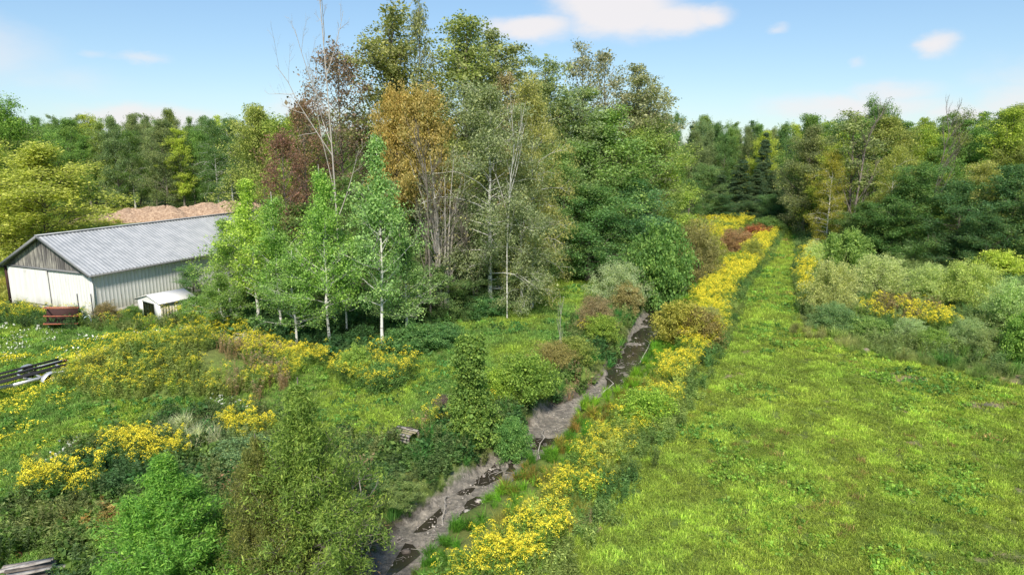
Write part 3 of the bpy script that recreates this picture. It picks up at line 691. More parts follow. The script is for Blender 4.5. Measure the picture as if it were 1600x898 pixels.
# hedge of goldenrod along the right bank
E = np.array([at(u, v) for u, v in EDGE_PX])
def hedge_keep(x, y):
    d, side = seg_dist(x, y, SR); e, es = seg_dist(x, y, E)
    return (side > 0) & (d > 2.0) & (es < 0) & (e < 1.5 + .9 * vnoise(x, y, 5, 131) + np.clip((y - 30) / 20, 0, 1) * .4) & (vnoise(x, y, 1.9, 132) > .17) & (es * e < -.35 * vnoise(x, y, 1.5, 139))
HB = [(-4, 12), (45, 12), (60, 118), (20, 118)]
x, y = pts(HB, 7.5, keep=hedge_keep); k = fbm(x, y, 5, 133) + (y > 34) * .35 > .55
scatter('hedgerow_goldenrod', C_GOLDD, x[k], y[k], (.70 + .10 * (y[k] > 40)) * (.7 + .6 * vnoise(x[k], y[k], 2.3, 190)), col_mix(x[k], y[k], (.10, .17, .03), (.2, .26, .04), 3, 134), 'dense yellow goldenrod along the right bank of the ditch', hs=.95)
scatter('hedgerow_goldenrod', C_GOLD, x[~k], y[~k], .8 * (.7 + .6 * vnoise(x[~k], y[~k], 2.3, 190)), col_mix(x[~k], y[~k], (.10, .17, .03), (.24, .28, .05), 3, 135), hs=.85)
x, y = pts(HB, 4.5, keep=hedge_keep); scatter('hedgerow_weeds', C_FERN, x, y, .95, col_mix(x, y, (.08, .15, .03), (.2, .23, .05), 2, 135))
def rb(x, y):
    d, side = seg_dist(x, y, SR); e, es = seg_dist(x, y, E); return (side > 0) & (d > 1.0) & (es < 0) & (e > .2)
x, y = pts(HB, 6.0, keep=rb); d, _ = seg_dist(x, y, SR); near = d < 2.5 + vnoise(x, y, 2, 136)
scatter('bank_grass', C_TALL, x[near], y[near], .52, col_mix(x[near], y[near], (.06, .15, .018), (.13, .23, .02), 3, 137), 'long bright green grass on the right bank of the ditch', tilt=.2)
scatter('bank_grass', C_WISP, x[~near], y[~near], .62, col_mix(x[~near], y[~near], (.12, .17, .03), (.26, .25, .07), 2.5, 138), tilt=.2)
k = near & (fbm(x, y, 1.8, 139) > .56); scatter('rusty_bank_grass', C_TALL, x[k], y[k], .6, col_mix(x[k], y[k], (.16, .11, .03), (.17, .16, .03), 2.5, 138), tilt=.3)
def foot(x, y): e, es = seg_dist(x, y, E); return (e < .8)
x, y = pts(HB, 5, keep=foot); scatter('hedgerow_foot_weeds', C_FERN, x, y, .8, col_mix(x, y, (.06, .12, .035), (.14, .18, .05), 2, 141))
# left bank
def lb(x, y):
    d, side = seg_dist(x, y, SR); return (side < 0) & (d > 1.0) & (d < 3.4 + 2 * vnoise(x, y, 4, 142)) & (y < 100)
LBP = [(-16, 13), (18, 13), (36, 60), (46, 118), (18, 118), (2, 60)]
x, y = pts(LBP, 7, keep=lb); q = rs.rand(len(x)); n = fbm(x, y, 2.5, 143)
k = q < .38; scatter('bank_weeds', C_WEED, x[k], y[k], 1.0, col_mix(x[k], y[k], (.035, .085, .025), (.09, .14, .035), 3, 144), 'tangled weeds on the left bank of the ditch')
k = (q >= .38) & (q < .7); scatter('bank_weeds', C_FERN, x[k], y[k], .95, col_mix(x[k], y[k], (.05, .09, .03), (.11, .13, .045), 3, 145))
k = (q >= .7) & (q < .93); scatter('bank_grass', C_TALL, x[k], y[k], .85, col_mix(x[k], y[k], (.035, .12, .03), (.08, .17, .04), 3, 146), tilt=.3)
k = (q >= .93) & (n > .5); scatter('bank_dry_stalks', C_DRY, x[k], y[k], .9, (.30, .2, .12))
gold('goldenrod_patch', poly_px((640, 700), (650, 650), (720, 655), (800, 600), (900, 530), (1000, 480), (1020, 500), (860, 620), (760, 700)), .7, .75, False, stream=2.2)
# foreground, bottom left
FG = poly_px((-500, 1100), (-400, 860), (0, 800), (60, 765), (150, 690), (270, 655), (440, 645), (600, 700), (640, 780), (560, 960), (500, 1100))
PL = at(50, 893); x, y = pts(FG, 8, stream=1.6, keep=lambda x, y: np.hypot(x - PL[0], y - PL[1] + .4) > 1.3); q = rs.rand(len(x))
k = q < .45; scatter('undergrowth', C_WEED, x[k], y[k], 1.0, col_mix(x[k], y[k], (.03, .08, .022), (.08, .13, .03), 2.5, 151), 'leafy weeds among the cedars at the near left')
k = q >= .45; scatter('undergrowth', C_FERN, x[k], y[k], .9, col_mix(x[k], y[k], (.045, .09, .035), (.12, .14, .05), 2.5, 152))
gold('goldenrod_patch', poly_px((30, 800), (60, 760), (160, 745), (175, 770), (110, 800)), 5, .85, True)
gold('goldenrod_patch', poly_px((150, 710), (210, 690), (290, 690), (300, 730), (230, 745)), 4.5, .8, True)
gold('goldenrod_patch', poly_px((330, 680), (350, 665), (420, 668), (430, 690), (380, 700)), 4.5, .8, True)
x, y = pts(poly_px((240, 700), (265, 665), (350, 668), (350, 700), (300, 715)), 6)
scatter('pale_grass', C_WISP, x, y, .95, col_mix(x, y, (.26, .29, .18), (.36, .36, .24), 2, 153), tilt=.3)
x, y = pts(poly_px((75, 840), (130, 805), (235, 785), (245, 830), (150, 850)), 5); scatter('orange_weeds', C_WEED, x, y, .9, col_mix(x, y, (.20, .12, .035), (.16, .12, .04), 1.2, 154))
# undergrowth below the grove
UG = poly_px((340, 545), (330, 480), (560, 400), (840, 398), (835, 425), (800, 465), (740, 505), (660, 535), (600, 562), (540, 570), (450, 560))
x, y = pts(UG, 3.2); q = rs.rand(len(x)); k = q < .6
scatter('grove_undergrowth', C_WEED, x[k], y[k], 1.3, col_mix(x[k], y[k], (.035, .085, .03), (.06, .12, .03), 4, 161), 'dark green undergrowth at the foot of the grove')
scatter('grove_undergrowth', C_FERN, x[~k], y[~k], 1.15, col_mix(x[~k], y[~k], (.04, .09, .03), (.07, .11, .035), 4, 162))
# thicket right of the field
TH = poly_px((1240, 365), (1238, 470), (1252, 505), (1310, 535), (1360, 550), (1440, 568), (1530, 585), (1605, 605), (1850, 680), (2300, 760), (2300, 450), (1700, 390), (1300, 345))
x, y = pts(TH, 2.6); q = rs.rand(len(x)); k = q < .5
scatter('thicket_weeds', C_FERN, x[k], y[k], 1.05, col_mix(x[k], y[k], (.06, .11, .04), (.13, .17, .06), 4, 171), 'mixed weeds between the shrubs right of the field')
scatter('thicket_weeds', C_TALL, x[~k], y[~k], .85, col_mix(x[~k], y[~k], (.06, .14, .03), (.15, .19, .06), 4, 172))
gold('goldenrod_patch', poly_px((1330, 505), (1370, 478), (1420, 485), (1490, 505), (1490, 525), (1400, 512)), 1.7, .95, True)
gold('goldenrod_patch', poly_px((1252, 400), (1275, 395), (1280, 420), (1262, 440), (1262, 480), (1248, 480)), 2.6, 1.0, True)
x, y = pts(poly_px((1350, 500), (1370, 472), (1420, 478), (1480, 500), (1440, 510)), 2.5); scatter('rusty_weeds', C_FERN, x, y, 1.3, col_mix(x, y, (.14, .11, .05), (.14, .13, .06), 1.2, 174))
x, y = pts(poly_px((1230, 520), (1300, 545), (1440, 575), (1600, 612), (1600, 590), (1440, 560), (1310, 528), (1240, 500)), 5)
scatter('tall_edge_grass', C_WISP, x, y, .6, col_mix(x, y, (.12, .17, .05), (.2, .2, .08), 2, 175), tilt=.25)
# rough meadow further off on both sides
FAR = poly_px((-1400, 560), (-700, 425), (20, 478), (19, 440), (-1, 410), (200, 345), (450, 330), (470, 326), (-900, 326), (-2400, 420))
x, y = pts(FAR, .8); scatter('rough_meadow', C_TALL, x, y, 1.7, col_mix(x, y, (.10, .15, .03), (.24, .22, .06), 7, 181), hs=.5)
# ================================================================ BUILDINGS AND THINGS
def painted_steel(name, col, dirty):
    def f(t, o):
        g = G(t); tc = g.n('TexCoord').outputs['Object']; mp = g.n('Mapping'); t.links.new(tc, mp.inputs[0]); mp.inputs['Scale'].default_value = (2.2, 2.2, .25)
        n = g.noise(mp.outputs[0], 2.2, 7, .7); n2 = g.noise(tc, .8, 5, .6); z = g.n('SeparateXYZ'); t.links.new(tc, z.inputs[0])
        c = g.mix(g.rng(n, .45, .7, 0, .8), c4(col), c4(tuple(q * .8 for q in col)))
        splash = g.rng(g.math('ADD', z.outputs[2], g.math('MULTIPLY', n2, -1.1)), -.35, .45, .75, 0)
        c = g.mix(splash, c, c4(dirty)); c = g.mix(g.rng(g.math('MULTIPLY', n, n2), .36, .46, 0, .7), c, (.26, .17, .11, 1))
        g.pr(o, c, .55, None, 0, 0, .35)
    return mat(name, f)
def simple(name, col, rough=.6, metal=0., nscale=8., var=.25, col2=None, bump=.0, stretch=(1, 1, 1), spec=.4):
    def f(t, o):
        g = G(t); mp = g.n('Mapping'); t.links.new(g.n('TexCoord').outputs['Object'], mp.inputs[0]); mp.inputs['Scale'].default_value = stretch
        n = g.noise(mp.outputs[0], nscale, 6, .65)
        b = col2 or tuple(q * (1 - var) for q in col)
        c = g.mix(g.rng(n, .38, .62, 0, 1), c4(b), c4(col)); g.pr(o, c, rough, n if bump else None, bump, metal, spec)
    return mat(name, f)
M_WALL = painted_steel('white painted ribbed steel', (.66, .655, .64), (.36, .33, .27))
M_ROOF = simple('galvanised roof sheet', (.40, .41, .43), .5, .15, 1.3, .2, (.30, .315, .335), stretch=(1, 1, 1))
M_TRIM = simple('dark grey trim', (.17, .175, .18), .6)
M_GABLE = simple('weathered grey boards', (.34, .32, .29), .9, 0, 2.2, .2, (.10, .09, .085), .01, (6, 6, .5))
M_PALEB = simple('pale weathered boards', (.52, .49, .42), .9, 0, 2.2, .2, (.30, .28, .24), .01, (6, 6, .5))
M_CONC = simple('old concrete', (.30, .29, .27), .9)
M_SHEDW = simple('cream shed panel', (.55, .50, .40), .6, var=.08)
M_SHEDF = simple('white shed panel', (.70, .69, .66), .6, var=.08)
M_DARK = simple('dark shed inside', (.03, .03, .03), .9)
M_RUST = simple('orange rusted steel', (.42, .13, .07), .85, 0, 14, .3, (.22, .07, .04))
M_RUSTIN = simple('dark rusted sheet', (.05, .022, .02), .9, 0, 10)
M_GALV = simple('galvanised steel', (.55, .56, .60), .38, .55, 12, .12)
M_CARP = simple('black bunk carpet', (.02, .02, .024), .95)
M_TYRE = simple('tyre rubber', (.025, .025, .025), .8)
M_RIM = simple('white painted wheel rim', (.65, .65, .66), .4)
M_WOOD = simple('silver weathered planks', (.42, .39, .36), .9, 0, 5, .3, (.22, .19, .17), .008, (1, 1, 6))
M_WOODD = simple('dark wet planks', (.15, .125, .11), .85, 0, 5, .3, (.07, .06, .05), .008, (1, 1, 6))
M_MOSS = simple('mossy board', (.20, .19, .09), .95, 0, 5, .3, (.26, .22, .17), .01)
M_STEEL = simple('dark steel tube', (.10, .10, .11), .55, .4)
M_ROCK = simple('pale field stone', (.48, .44, .42), .9, 0, 4, .3, (.28, .25, .24), .03)
M_TARP = simple('faded green tarp', (.20, .30, .25), .6, 0, 5, .2)
M_POT = simple('terracotta pot', (.45, .14, .07), .8)
M_MULCH = simple('reddish wood mulch', (.50, .36, .25), .95, 0, 3, .3, (.24, .15, .10), .3)

# ---- barn
BC = np.array(at(150, 492)); BL = np.array([-.918, .396]); BL /= np.linalg.norm(BL); BD = np.array([-BL[1], BL[0]]); BD = BD if BD[1] > 0 else -BD
BW, BLEN, EAVE, RIDGE = 9.6, 24.0, 3.25, 5.65
def barn():
    g0 = min(gz(*BC), gz(*(BC + BL * BW))) - .15
    t = thing('pole_barn', 'long white ribbed steel barn with grey metal roof and weathered gable', 'barn', (BC[0], BC[1], g0))
    def Pn(a, b, z): q = BL * a + BD * b; return np.array([q[0], q[1], z])   # a: across the gable, b: along the side
    def ribbed(a0, b0, a1, b1, z0, z1a, z1b, out, name, step=.305, m=M_WALL, par=t, dep=.007):
        mb = MB(); ln = math.hypot(a1 - a0, b1 - b0); n = int(ln / step); xs = []
        for i in range(n): s = i * ln / n; w = ln / n; xs += [(s, 0), (s + w * .80, 0), (s + w * .85, dep), (s + w * .95, dep)]
        xs.append((ln, 0)); A = []; B = []
        for s, o_ in xs:
            f = s / ln; p = Pn(a0 + (a1 - a0) * f, b0 + (b1 - b0) * f, 0); p[:2] += out * o_
            A.append([p[0], p[1], z0]); B.append([p[0], p[1], z1a + (z1b - z1a) * f])
        k = len(xs); i = np.arange(k - 1); mb.quads(np.array(A + B), np.stack([i, i + 1, i + 1 + k, i + k], 1)); return mb.build(name, m, par)
    ribbed(.02, 0, .02, BLEN, .3, EAVE, EAVE, -BL, 'wall'); ribbed(BW - .02, 0, BW - .02, BLEN, .3, EAVE, EAVE, BL, 'wall')
    fw = ribbed(.04, 0, BW - .04, 0, .3, EAVE - .05, EAVE - .05, -BD, 'front_wall', dep=.008)
    ribbed(.04, BLEN, BW - .04, BLEN, .3, EAVE + .1, EAVE + .1, BD, 'back_wall')
    # sliding door sheet on the gable end and its track
    d = MB(); R3 = np.array([[BL[0], -BD[0], 0], [BL[1], -BD[1], 0], [0, 0, 1]])
    dd = ribbed(4.7, -.09, BW - .3, -.09, .5, EAVE - .1, EAVE - .1, -BD, 'sliding_door', .6, dep=.008)
    tk = MB(); tk.box(Pn(BW / 2 + .4, -.10, EAVE - .02), (BW - 1.0, .08, .10), R3); tk.build('door_track', M_TRIM, t)
    fo = MB()
    fo.box(Pn(BW / 2, .03, .17), (BW - .01, .10, .30), R3); fo.box(Pn(BW / 2, BLEN - .03, .17), (BW - .01, .10, .30), R3)
    R4 = np.array([[BD[0], BL[0], 0], [BD[1], BL[1], 0], [0, 0, 1]])
    fo.box(Pn(.03, BLEN / 2, .17), (BLEN - .2, .10, .30), R4); fo.box(Pn(BW - .03, BLEN / 2, .17), (BLEN - .2, .10, .30), R4); fo.build('foundation', M_CONC, t)
    # gable boards
    for b, nm in ((-.02, 'gable'), (BLEN + .02, 'gable')):
        mb = MB(); n = 40
        for i in range(n):
            a0 = BW * i / n; a1 = BW * (i + 1) / n - .025; h = lambda a: EAVE + .02 + (RIDGE - EAVE) * (1 - abs(a - BW / 2) / (BW / 2)) - .05
            if min(h(a0), h(a1)) < EAVE + .03: continue
            o_ = -.03 - .01 * (i % 2) if b < 0 else .03
            mb.quads([Pn(a0, b + o_, EAVE), Pn(a1, b + o_, EAVE), Pn(a1, b + o_, h(a1)), Pn(a0, b + o_, h(a0))], [[0, 1, 2, 3]])
            mb.quads([Pn(a1, b, EAVE), Pn(a1 + .025, b, EAVE), Pn(a1 + .025, b, h(a1)), Pn(a1, b, h(a1))], [[0, 1, 2, 3]])
        def gm(t_, o):
            g = G(t_); tc = g.n('TexCoord').outputs['Object']; mp = g.n('Mapping'); t_.links.new(tc, mp.inputs[0]); mp.inputs['Scale'].default_value = (5, 5, .45)
            n_ = g.noise(mp.outputs[0], 1.6, 6, .7); n2 = g.noise(tc, .55, 3, .5)
            q = g.math('ADD', n_, g.math('MULTIPLY', n2, .7)); g.pr(o, g.ramp(q, [(.62, (.06, .057, .058)), (.82, (.13, .122, .118)), (1.0, (.34, .32, .28))]), .9, n_, .01)
        mb.build(nm, mat('gable boards', gm), t)
    bt = MB(); bt.box(Pn(BW / 2, -.07, EAVE + .03), (BW, .05, .09), R3); bt.build('gable_base_board', M_TRIM, t)
    # roof with standing ribs
    OH, OE = .35, .45; rf = MB(); sl = (RIDGE - EAVE) / (BW / 2)
    for sgn in (-1, 1):
        n = int((BLEN + 2 * OE) / .30); step = (BLEN + 2 * OE) / n; E0, E1 = [], []
        aE = BW / 2 + sgn * (BW / 2 + OH); zE = EAVE - OH * sl + .12; zR = RIDGE + .12
        xs = []
        for i in range(n): s = -OE + i * step; xs += [(s, 0), (s + step * .7, 0), (s + step * .78, .035), (s + step * .92, .035)]
        xs.append((BLEN + OE, 0))
        for s, o_ in xs: E0.append(Pn(aE, s, zE + o_)); E1.append(Pn(BW / 2, s, zR + o_))
        k = len(xs); i = np.arange(k - 1); rf.quads(np.array(E0 + E1), np.stack([i, i + 1, i + 1 + k, i + k], 1))
    roof = rf.build('roof', M_ROOF, t)
    rc = MB(); rc.beam(Pn(BW / 2, -OE - .03, RIDGE + .17), Pn(BW / 2, BLEN + OE + .03, RIDGE + .17), .34, .05); rc.build('ridge_cap', M_ROOF, roof)
    fa = MB()
    for sgn in (-1, 1):
        aE = BW / 2 + sgn * (BW / 2 + OH)
        fa.beam(Pn(aE, -OE, EAVE - OH * sl + .04), Pn(aE, BLEN + OE, EAVE - OH * sl + .04), .04, .12)
        for b in (-OE - .02, BLEN + OE + .02): fa.beam(Pn(aE, b, EAVE - OH * sl + .07), Pn(BW / 2, b, RIDGE + .07), .04, .20)
    fa.build('fascia', M_TRIM, roof)
    ct = MB(); ct.box(Pn(-.01, -.01, EAVE / 2 + .1), (.12, .12, EAVE - .3), R3); ct.build('corner_trim', M_WALL, t)
    ct = MB(); ct.box(Pn(BW + .06, -.05, EAVE / 2), (.16, .14, EAVE - .1), R3); ct.build('corner_post', M_RUSTIN, t)
barn()

def local(u, v, ang):
    x, y = at(u, v); return (x, y, gz(x, y)), ang
# ---- small garden shed
def shed():
    (x, y, z), a = local(253, 503, 0); a = math.atan2(BD[1], BD[0])
    t = thing('garden_shed', 'small cream metal shed with open front and white roof beside the barn wall', 'shed', (x, y, z), a - math.pi / 2 - .18)
    w, l, h, rh = 2.9, 2.5, 1.35, .42                     # w across the front (local x, to the left negative), l depth along local y
    f = MB()
    for (x0, x1) in ((-w, -w + .62), (-.75, 0)): f.box(((x0 + x1) / 2, 0, h / 2), (x1 - x0, .05, h))
    f.box((-w / 2 - .06, 0, h - .06), (w - 1.37 - .01, .045, .12))
    f.poly([(-w - .0, -.027, h + .002), (0, -.027, h + .002), (-w / 2, -.027, h + rh)]); f.build('front_panel', M_SHEDF, t)
    s = MB(); n = 12
    for xx in (0.028, -w - .028):
        for i in range(n): s.box((xx + .008 * (i % 2), (i + .5) * l / n, h / 2), (.03, l / n - .006, h))
    s.box((-w / 2, l, h / 2), (w - .05, .04, h)); s.poly([(-w, l + .021, h), (-w / 2, l + .021, h + rh), (0, l + .021, h)]); s.build('side_panel', M_SHEDW, t)
    r = MB()
    for sg in (0, 1):
        xe = .14 if sg == 0 else -w - .14; ze = h - .14 * rh / (w / 2)
        r.beam((xe, l / 2, ze + .05), (-w / 2, l / 2, h + rh + .05), l + .3, .035)
    ro = r.build('roof', simple('white shed roof', (.74, .72, .70), .5, var=.06), t)
    e = MB(); e.beam((.15, -.16, h - .02), (.15, l + .16, h - .02), .03, .09); e.beam((-w - .15, -.16, h - .02), (-w - .15, l + .16, h - .02), .03, .09); e.build('eave_trim', M_TRIM, ro)
    i = MB(); i.box((-w / 2 - .1, 1.4, .5), (.9, .5, .95)); i.box((-w / 2 + .3, .7, .45), (.06, .9, .6)); i.build('inner_shelf', M_DARK, t)
shed()
# ---- rusty crate rack
def rack():
    x, y = at(97, 512); t = thing('crate_rack', 'low rusty orange steel crate tilted among the goldenrod before the barn', 'crate', (x, y, gz(x, y) + .38), R(-14))
    t.rotation_euler = (R(-8), R(6), R(27)); w, d, h = 1.9, 1.1, 1.05; f = MB()
    for zz in (0, h * .5, h):
        for yy in (-d / 2, d / 2): f.beam((-w / 2, yy, zz), (w / 2, yy, zz), .06, .06)
        for xx in (-w / 2, w / 2): f.beam((xx, -d / 2 + .03, zz + .002), (xx, d / 2 - .03, zz + .002), .055, .055)
    for xx in (-w / 2, -w * .02, w / 2):
        for yy in (-d / 2, d / 2): f.beam((xx, yy, -.3), (xx, yy, h + .04), .065, .065)
    f.build('frame', M_RUST, t)
    p = MB(); p.box((0, d / 2 - .05, h / 2), (w - .1, .02, h * .9)); p.box((0, 0, .05), (w - .1, d - .1, .02)); p.build('back_sheet', M_RUSTIN, t)
rack()
# ---- two-post frame with hoop
def posts():
    x, y = at(137, 505); t = thing('post_frame', 'dark steel frame of two tall posts with a round hoop between, at the barn corner', 'metal frame', (x, y, gz(x, y)), R(-3))
    for sx in (-.48, .48): m = MB(); m.tube([(sx, 0, -.1), (sx * 1.02, 0, 2.15)], .035, 8, cap=True); m.build('post', M_STEEL, t)
    m = MB(); m.tube([(-.48, 0, .78), (.48, 0, .74)], .025, 6); m.build('crossbar', M_STEEL, t)
    a = np.linspace(0, 2 * math.pi, 25); m = MB(); m.tube(np.c_[np.cos(a) * .36, a * 0 - .05, .36 + np.sin(a) * .36], .022, 6); m.build('hoop', M_GALV, t)
    m = MB(); m.tube(np.c_[np.cos(a) * .24, a * 0 + .02, .30 + np.sin(a) * .24], .05, 6); m.build('tub_rim', simple('pale blue plastic', (.45, .58, .62), .5), t)
posts()
# ---- boat trailer
def trailer():
    x, y = at(66, 606); x0, y0 = at(-60, 641); a = math.atan2(y - y0, x - x0)
    t = thing('boat_trailer', 'empty galvanised boat trailer with black carpeted bunks parked on the lawn', 'trailer', (x, y, gz(x, y) - .12), a)
    W_, L_ = 2.1, 6.2; zf = .55                             # local +x = rear, wheels near the rear
    f = MB()
    for s in (-1, 1):
        Pp = [(1.55, s * (W_ / 2 - .15), zf + .03), (.3, s * (W_ / 2 - .15), zf), (-1.6, s * (W_ / 2 - .22), zf - .02), (-3.6, s * .25, zf - .03), (-4.6, s * .05, zf - .02)]
        for i in range(4): f.beam(Pp[i], Pp[i + 1], .09, .15)
    f.beam((-4.2, 0, zf), (-5.6, 0, zf), .11, .13); f.build('frame', M_GALV, t)
    for xx in (1.1, -.7, -2.1):
        m = MB(); w = W_ / 2 - (.2 if xx > -2 else .45); m.beam((xx, -w, zf + .0), (xx, 0, zf - .1), .08, .09); m.beam((xx, 0, zf - .1), (xx, w, zf), .08, .09); m.build('crossmember', M_GALV, t)
    for yy, x0_, x1_, zz in ((-.88, -2.3, 1.15, .27), (-.42, -2.7, 1.35, .20), (.25, -2.7, 1.35, .20), (.62, -2.3, 1.2, .27)):
        m = MB(); m.beam((x0_, yy, zf + zz), (x1_, yy, zf + zz), .14, .07); b = m.build('bunk', M_CARP, t)
        for xx in (-.7, 1.05): m = MB(); m.beam((xx, yy, zf - .08), (xx, yy, zf + zz - .04), .05, .05); m.build('bunk_bracket', M_GALV, b)
    m = MB(); m.tube([(.0, -1.1, .34), (.0, 1.1, .34)], .045, 8); m.build('axle', M_GALV, t)
    for s in (-1, 1):
        th = np.linspace(0, 2 * math.pi, 29); m = MB(); m.tube(np.c_[np.cos(th) * .25, th * 0 + s * 1.12, .34 + np.sin(th) * .25], .095, 10); w = m.build('wheel', M_TYRE, t)
        m = MB()
        for k in range(24):
            a0, a1 = th[k] if k < 28 else 0, th[k + 1] if k < 28 else 0
        A = np.linspace(0, 2 * math.pi, 17)[:-1]; rim = [(math.cos(q) * .17, s * 1.19, .34 + math.sin(q) * .17) for q in A]
        m.tris(np.array(rim + [(0, s * 1.17, .34)]), [[i, (i + 1) % 16, 16] for i in range(16)]); m.tube([(0, s * 1.12, .34), (0, s * 1.23, .34)], .05, 8, cap=True)
        m.tube(np.c_[np.cos(th) * .165, th * 0 + s * 1.195, .34 + np.sin(th) * .165], .015, 5); m.build('rim', M_RIM, w)
        m = MB(); A = np.linspace(R(5), R(175), 13)
        top = np.array([(math.cos(q) * .47, 0, .36 + math.sin(q) * .42) for q in A]); V = np.vstack([top + [0, s * .98, 0], top + [0, s * 1.28, 0], top * [1, 1, 1] + [0, s * 1.28, -.05]])
        i = np.arange(12); m.quads(V, np.vstack([np.stack([i, i + 1, i + 14, i + 13], 1), np.stack([i + 13, i + 14, i + 27, i + 26], 1)])); m.build('fender', M_GALV, t)
    for s in (-1, 1):
        m = MB(); m.box((1.66, s * .86, zf + .03), (.10, .22, .14)); m.build('tail_light', simple('dull red lens', (.12, .015, .01), .4), t)
    m = MB(); m.beam((-4.3, 0, zf), (-4.3, 0, zf + .55), .07, .07); m.tube([(-4.4, -.1, zf + .5), (-4.4, .1, zf + .5)], .06, 8, cap=True); m.build('winch_stand', M_GALV, t)
    m = MB(); m.tube([(-5.1, .12, zf + .25), (-5.1, .12, 0)], .03, 8, cap=True); m.build('jack', M_STEEL, t)
trailer()

def plank_pile(name, label, cat, u, v, ang, n, L_, W_, H_, mats, lid=False, group=None):
    x, y = at(u, v); t = thing(name, label, cat, (x, y, gz(x, y) + .02), ang); r = random.Random(u)
    for i in range(n):
        m = MB(); k = i % 5; lay = i // 5; a = r.uniform(-.12, .12); l = L_ * r.uniform(.75, 1.05); c = np.array([r.uniform(-.1, .1), (k - 2) * W_ / 5, H_ * .12 + lay * H_ * .22 + .02 * k * .3]); d = np.array([math.cos(a), math.sin(a), r.uniform(-.04, .04)]) * l / 2
        m.beam(c - d, c + d, W_ / 5 * r.uniform(.7, .95), .035); m.build('plank', mats[i % len(mats)], t)
    return t
def crate():
    x, y = at(632, 690); t = thing('wooden_bench', 'old weathered plank bench with a mossy top half sunk in bank weeds', 'bench', (x, y, gz(x, y)), R(-28), (.75, .75, .9)); h = .62
    for i in range(4):
        m = MB(); m.beam((-.72, -.45 + i * .27, h + .01 * (i % 2)), (.72 - .08 * (i % 2), -.42 + i * .27, h), .20, .045); m.build('top_board', (M_WOOD, M_MOSS, M_MOSS, M_WOOD)[i], t)
    for z in (h - .12, h - .26): m = MB(); m.beam((-.70, -.56, z), (.70, -.56, z), .04, .10); m.build('front_board', M_WOOD, t)
    for xx in (-.66, .66):
        for yy in (-.50, .40): m = MB(); m.beam((xx, yy, -.1), (xx, yy, h - .03), .09, .09, up=(0, 1, 0)); m.build('leg', M_WOODD, t)
    m = MB(); m.beam((-.1, .38, h + .06), (.34, .34, h + .07), .12, .04); m.build('loose_board', M_WOODD, t)
crate()
plank_pile('plank_stack', 'stack of silver weathered planks in the near left corner', 'planks', 46, 902, R(24), 13, 1.5, 1.0, .8, [M_WOOD, M_WOOD, M_WOODD])
plank_pile('plank_stack', 'flat grey planks lying among the goldenrod left of the near cedars', 'planks', 158, 760, R(-30), 4, 1.3, .7, .3, [M_WOODD, M_WOOD])
t = plank_pile('brush_pile', 'heap of old boards and branches under the young aspens behind the mound', 'brush pile', 378, 541, R(20), 9, 2.6, 1.3, .7, [M_WOOD, M_WOODD, M_WOODD])
for i in range(9):
    m = MB(); a = rnd.uniform(0, 3.1); c = np.array([rnd.uniform(-.8, .8), rnd.uniform(-.5, .5), .5]); d = np.array([math.cos(a) * 1.2, math.sin(a) * .8, rnd.uniform(.0, .5)])
    m.tube([c - d * .9, c + [0, 0, .08], c + d], [.045, .035, .015], 6); m.build('branch', BARK['pale'], t)
m = MB(); n = 9; gx, gy = np.meshgrid(np.linspace(-1.7, -.5, n), np.linspace(-.6, .6, n)); V = np.stack([gx, gy, .18 + .25 * np.exp(-((gx + 1.1) ** 2 + gy ** 2) * 3) + .03 * np.sin(gx * 17 + gy * 9)], -1).reshape(-1, 3)
i = (np.arange(n - 1)[:, None] * n + np.arange(n - 1)).ravel(); m.quads(V, np.stack([i, i + 1, i + n + 1, i + n], 1)); m.build('tarp', M_TARP, t)

def rock(u, v, s, label, z=0., name='stone', m_=M_ROCK, flat=.6, cat='stone', group=None):
    x, y = at(u, v, z); r = np.random.RandomState(int(u)); n, k = 9, 12; V = []
    for i in range(n):
        ph = math.pi * i / (n - 1)
        for j in range(k):
            th = 2 * math.pi * j / k; q = 1 + .22 * math.sin(2 * th + u) * math.sin(ph) + .14 * r.normal() * math.sin(ph); V.append((math.sin(ph) * math.cos(th) * q, math.sin(ph) * math.sin(th) * q * .75, math.cos(ph) * flat))
    mb = MB(); Q = [[i * k + j, i * k + (j + 1) % k, (i + 1) * k + (j + 1) % k, (i + 1) * k + j] for i in range(n - 1) for j in range(k)]
    mb.quads(np.array(V) * s, np.array(Q)[:, ::-1]); o = mb.build(name, m_); o.location = (x, y, gz(x, y) + s * flat * .35); o.rotation_euler = (0, 0, u); tag(o, label, cat, group); return o
rock(731, 802, .20, 'pale stone lying in the ditch bed near the bottom of the picture', BED)
rock(748, 783, .13, 'small stone beside a twig in the ditch bed, upstream of the pale stone', BED)
rock(634, 862, .16, 'dark wet stone at the left edge of the near ditch bed', BED, m_=M_WOODD)
rock(28, 866, .17, 'small rounded terracotta lump in the weeds above the near plank stack', m_=M_POT, cat='lump', name='clay_lump')
rock(1545, 634, .30, 'flat dark stone on the bare patch at the right of the field', flat=.25, m_=M_WOODD)
rock(1352, 549, .42, 'low greyish pink heap of soil at the field edge before the shrubs', flat=.35, m_=simple('pinkish soil', (.36, .27, .24), .95, 0, 6, .3), name='soil_heap', cat='soil heap')
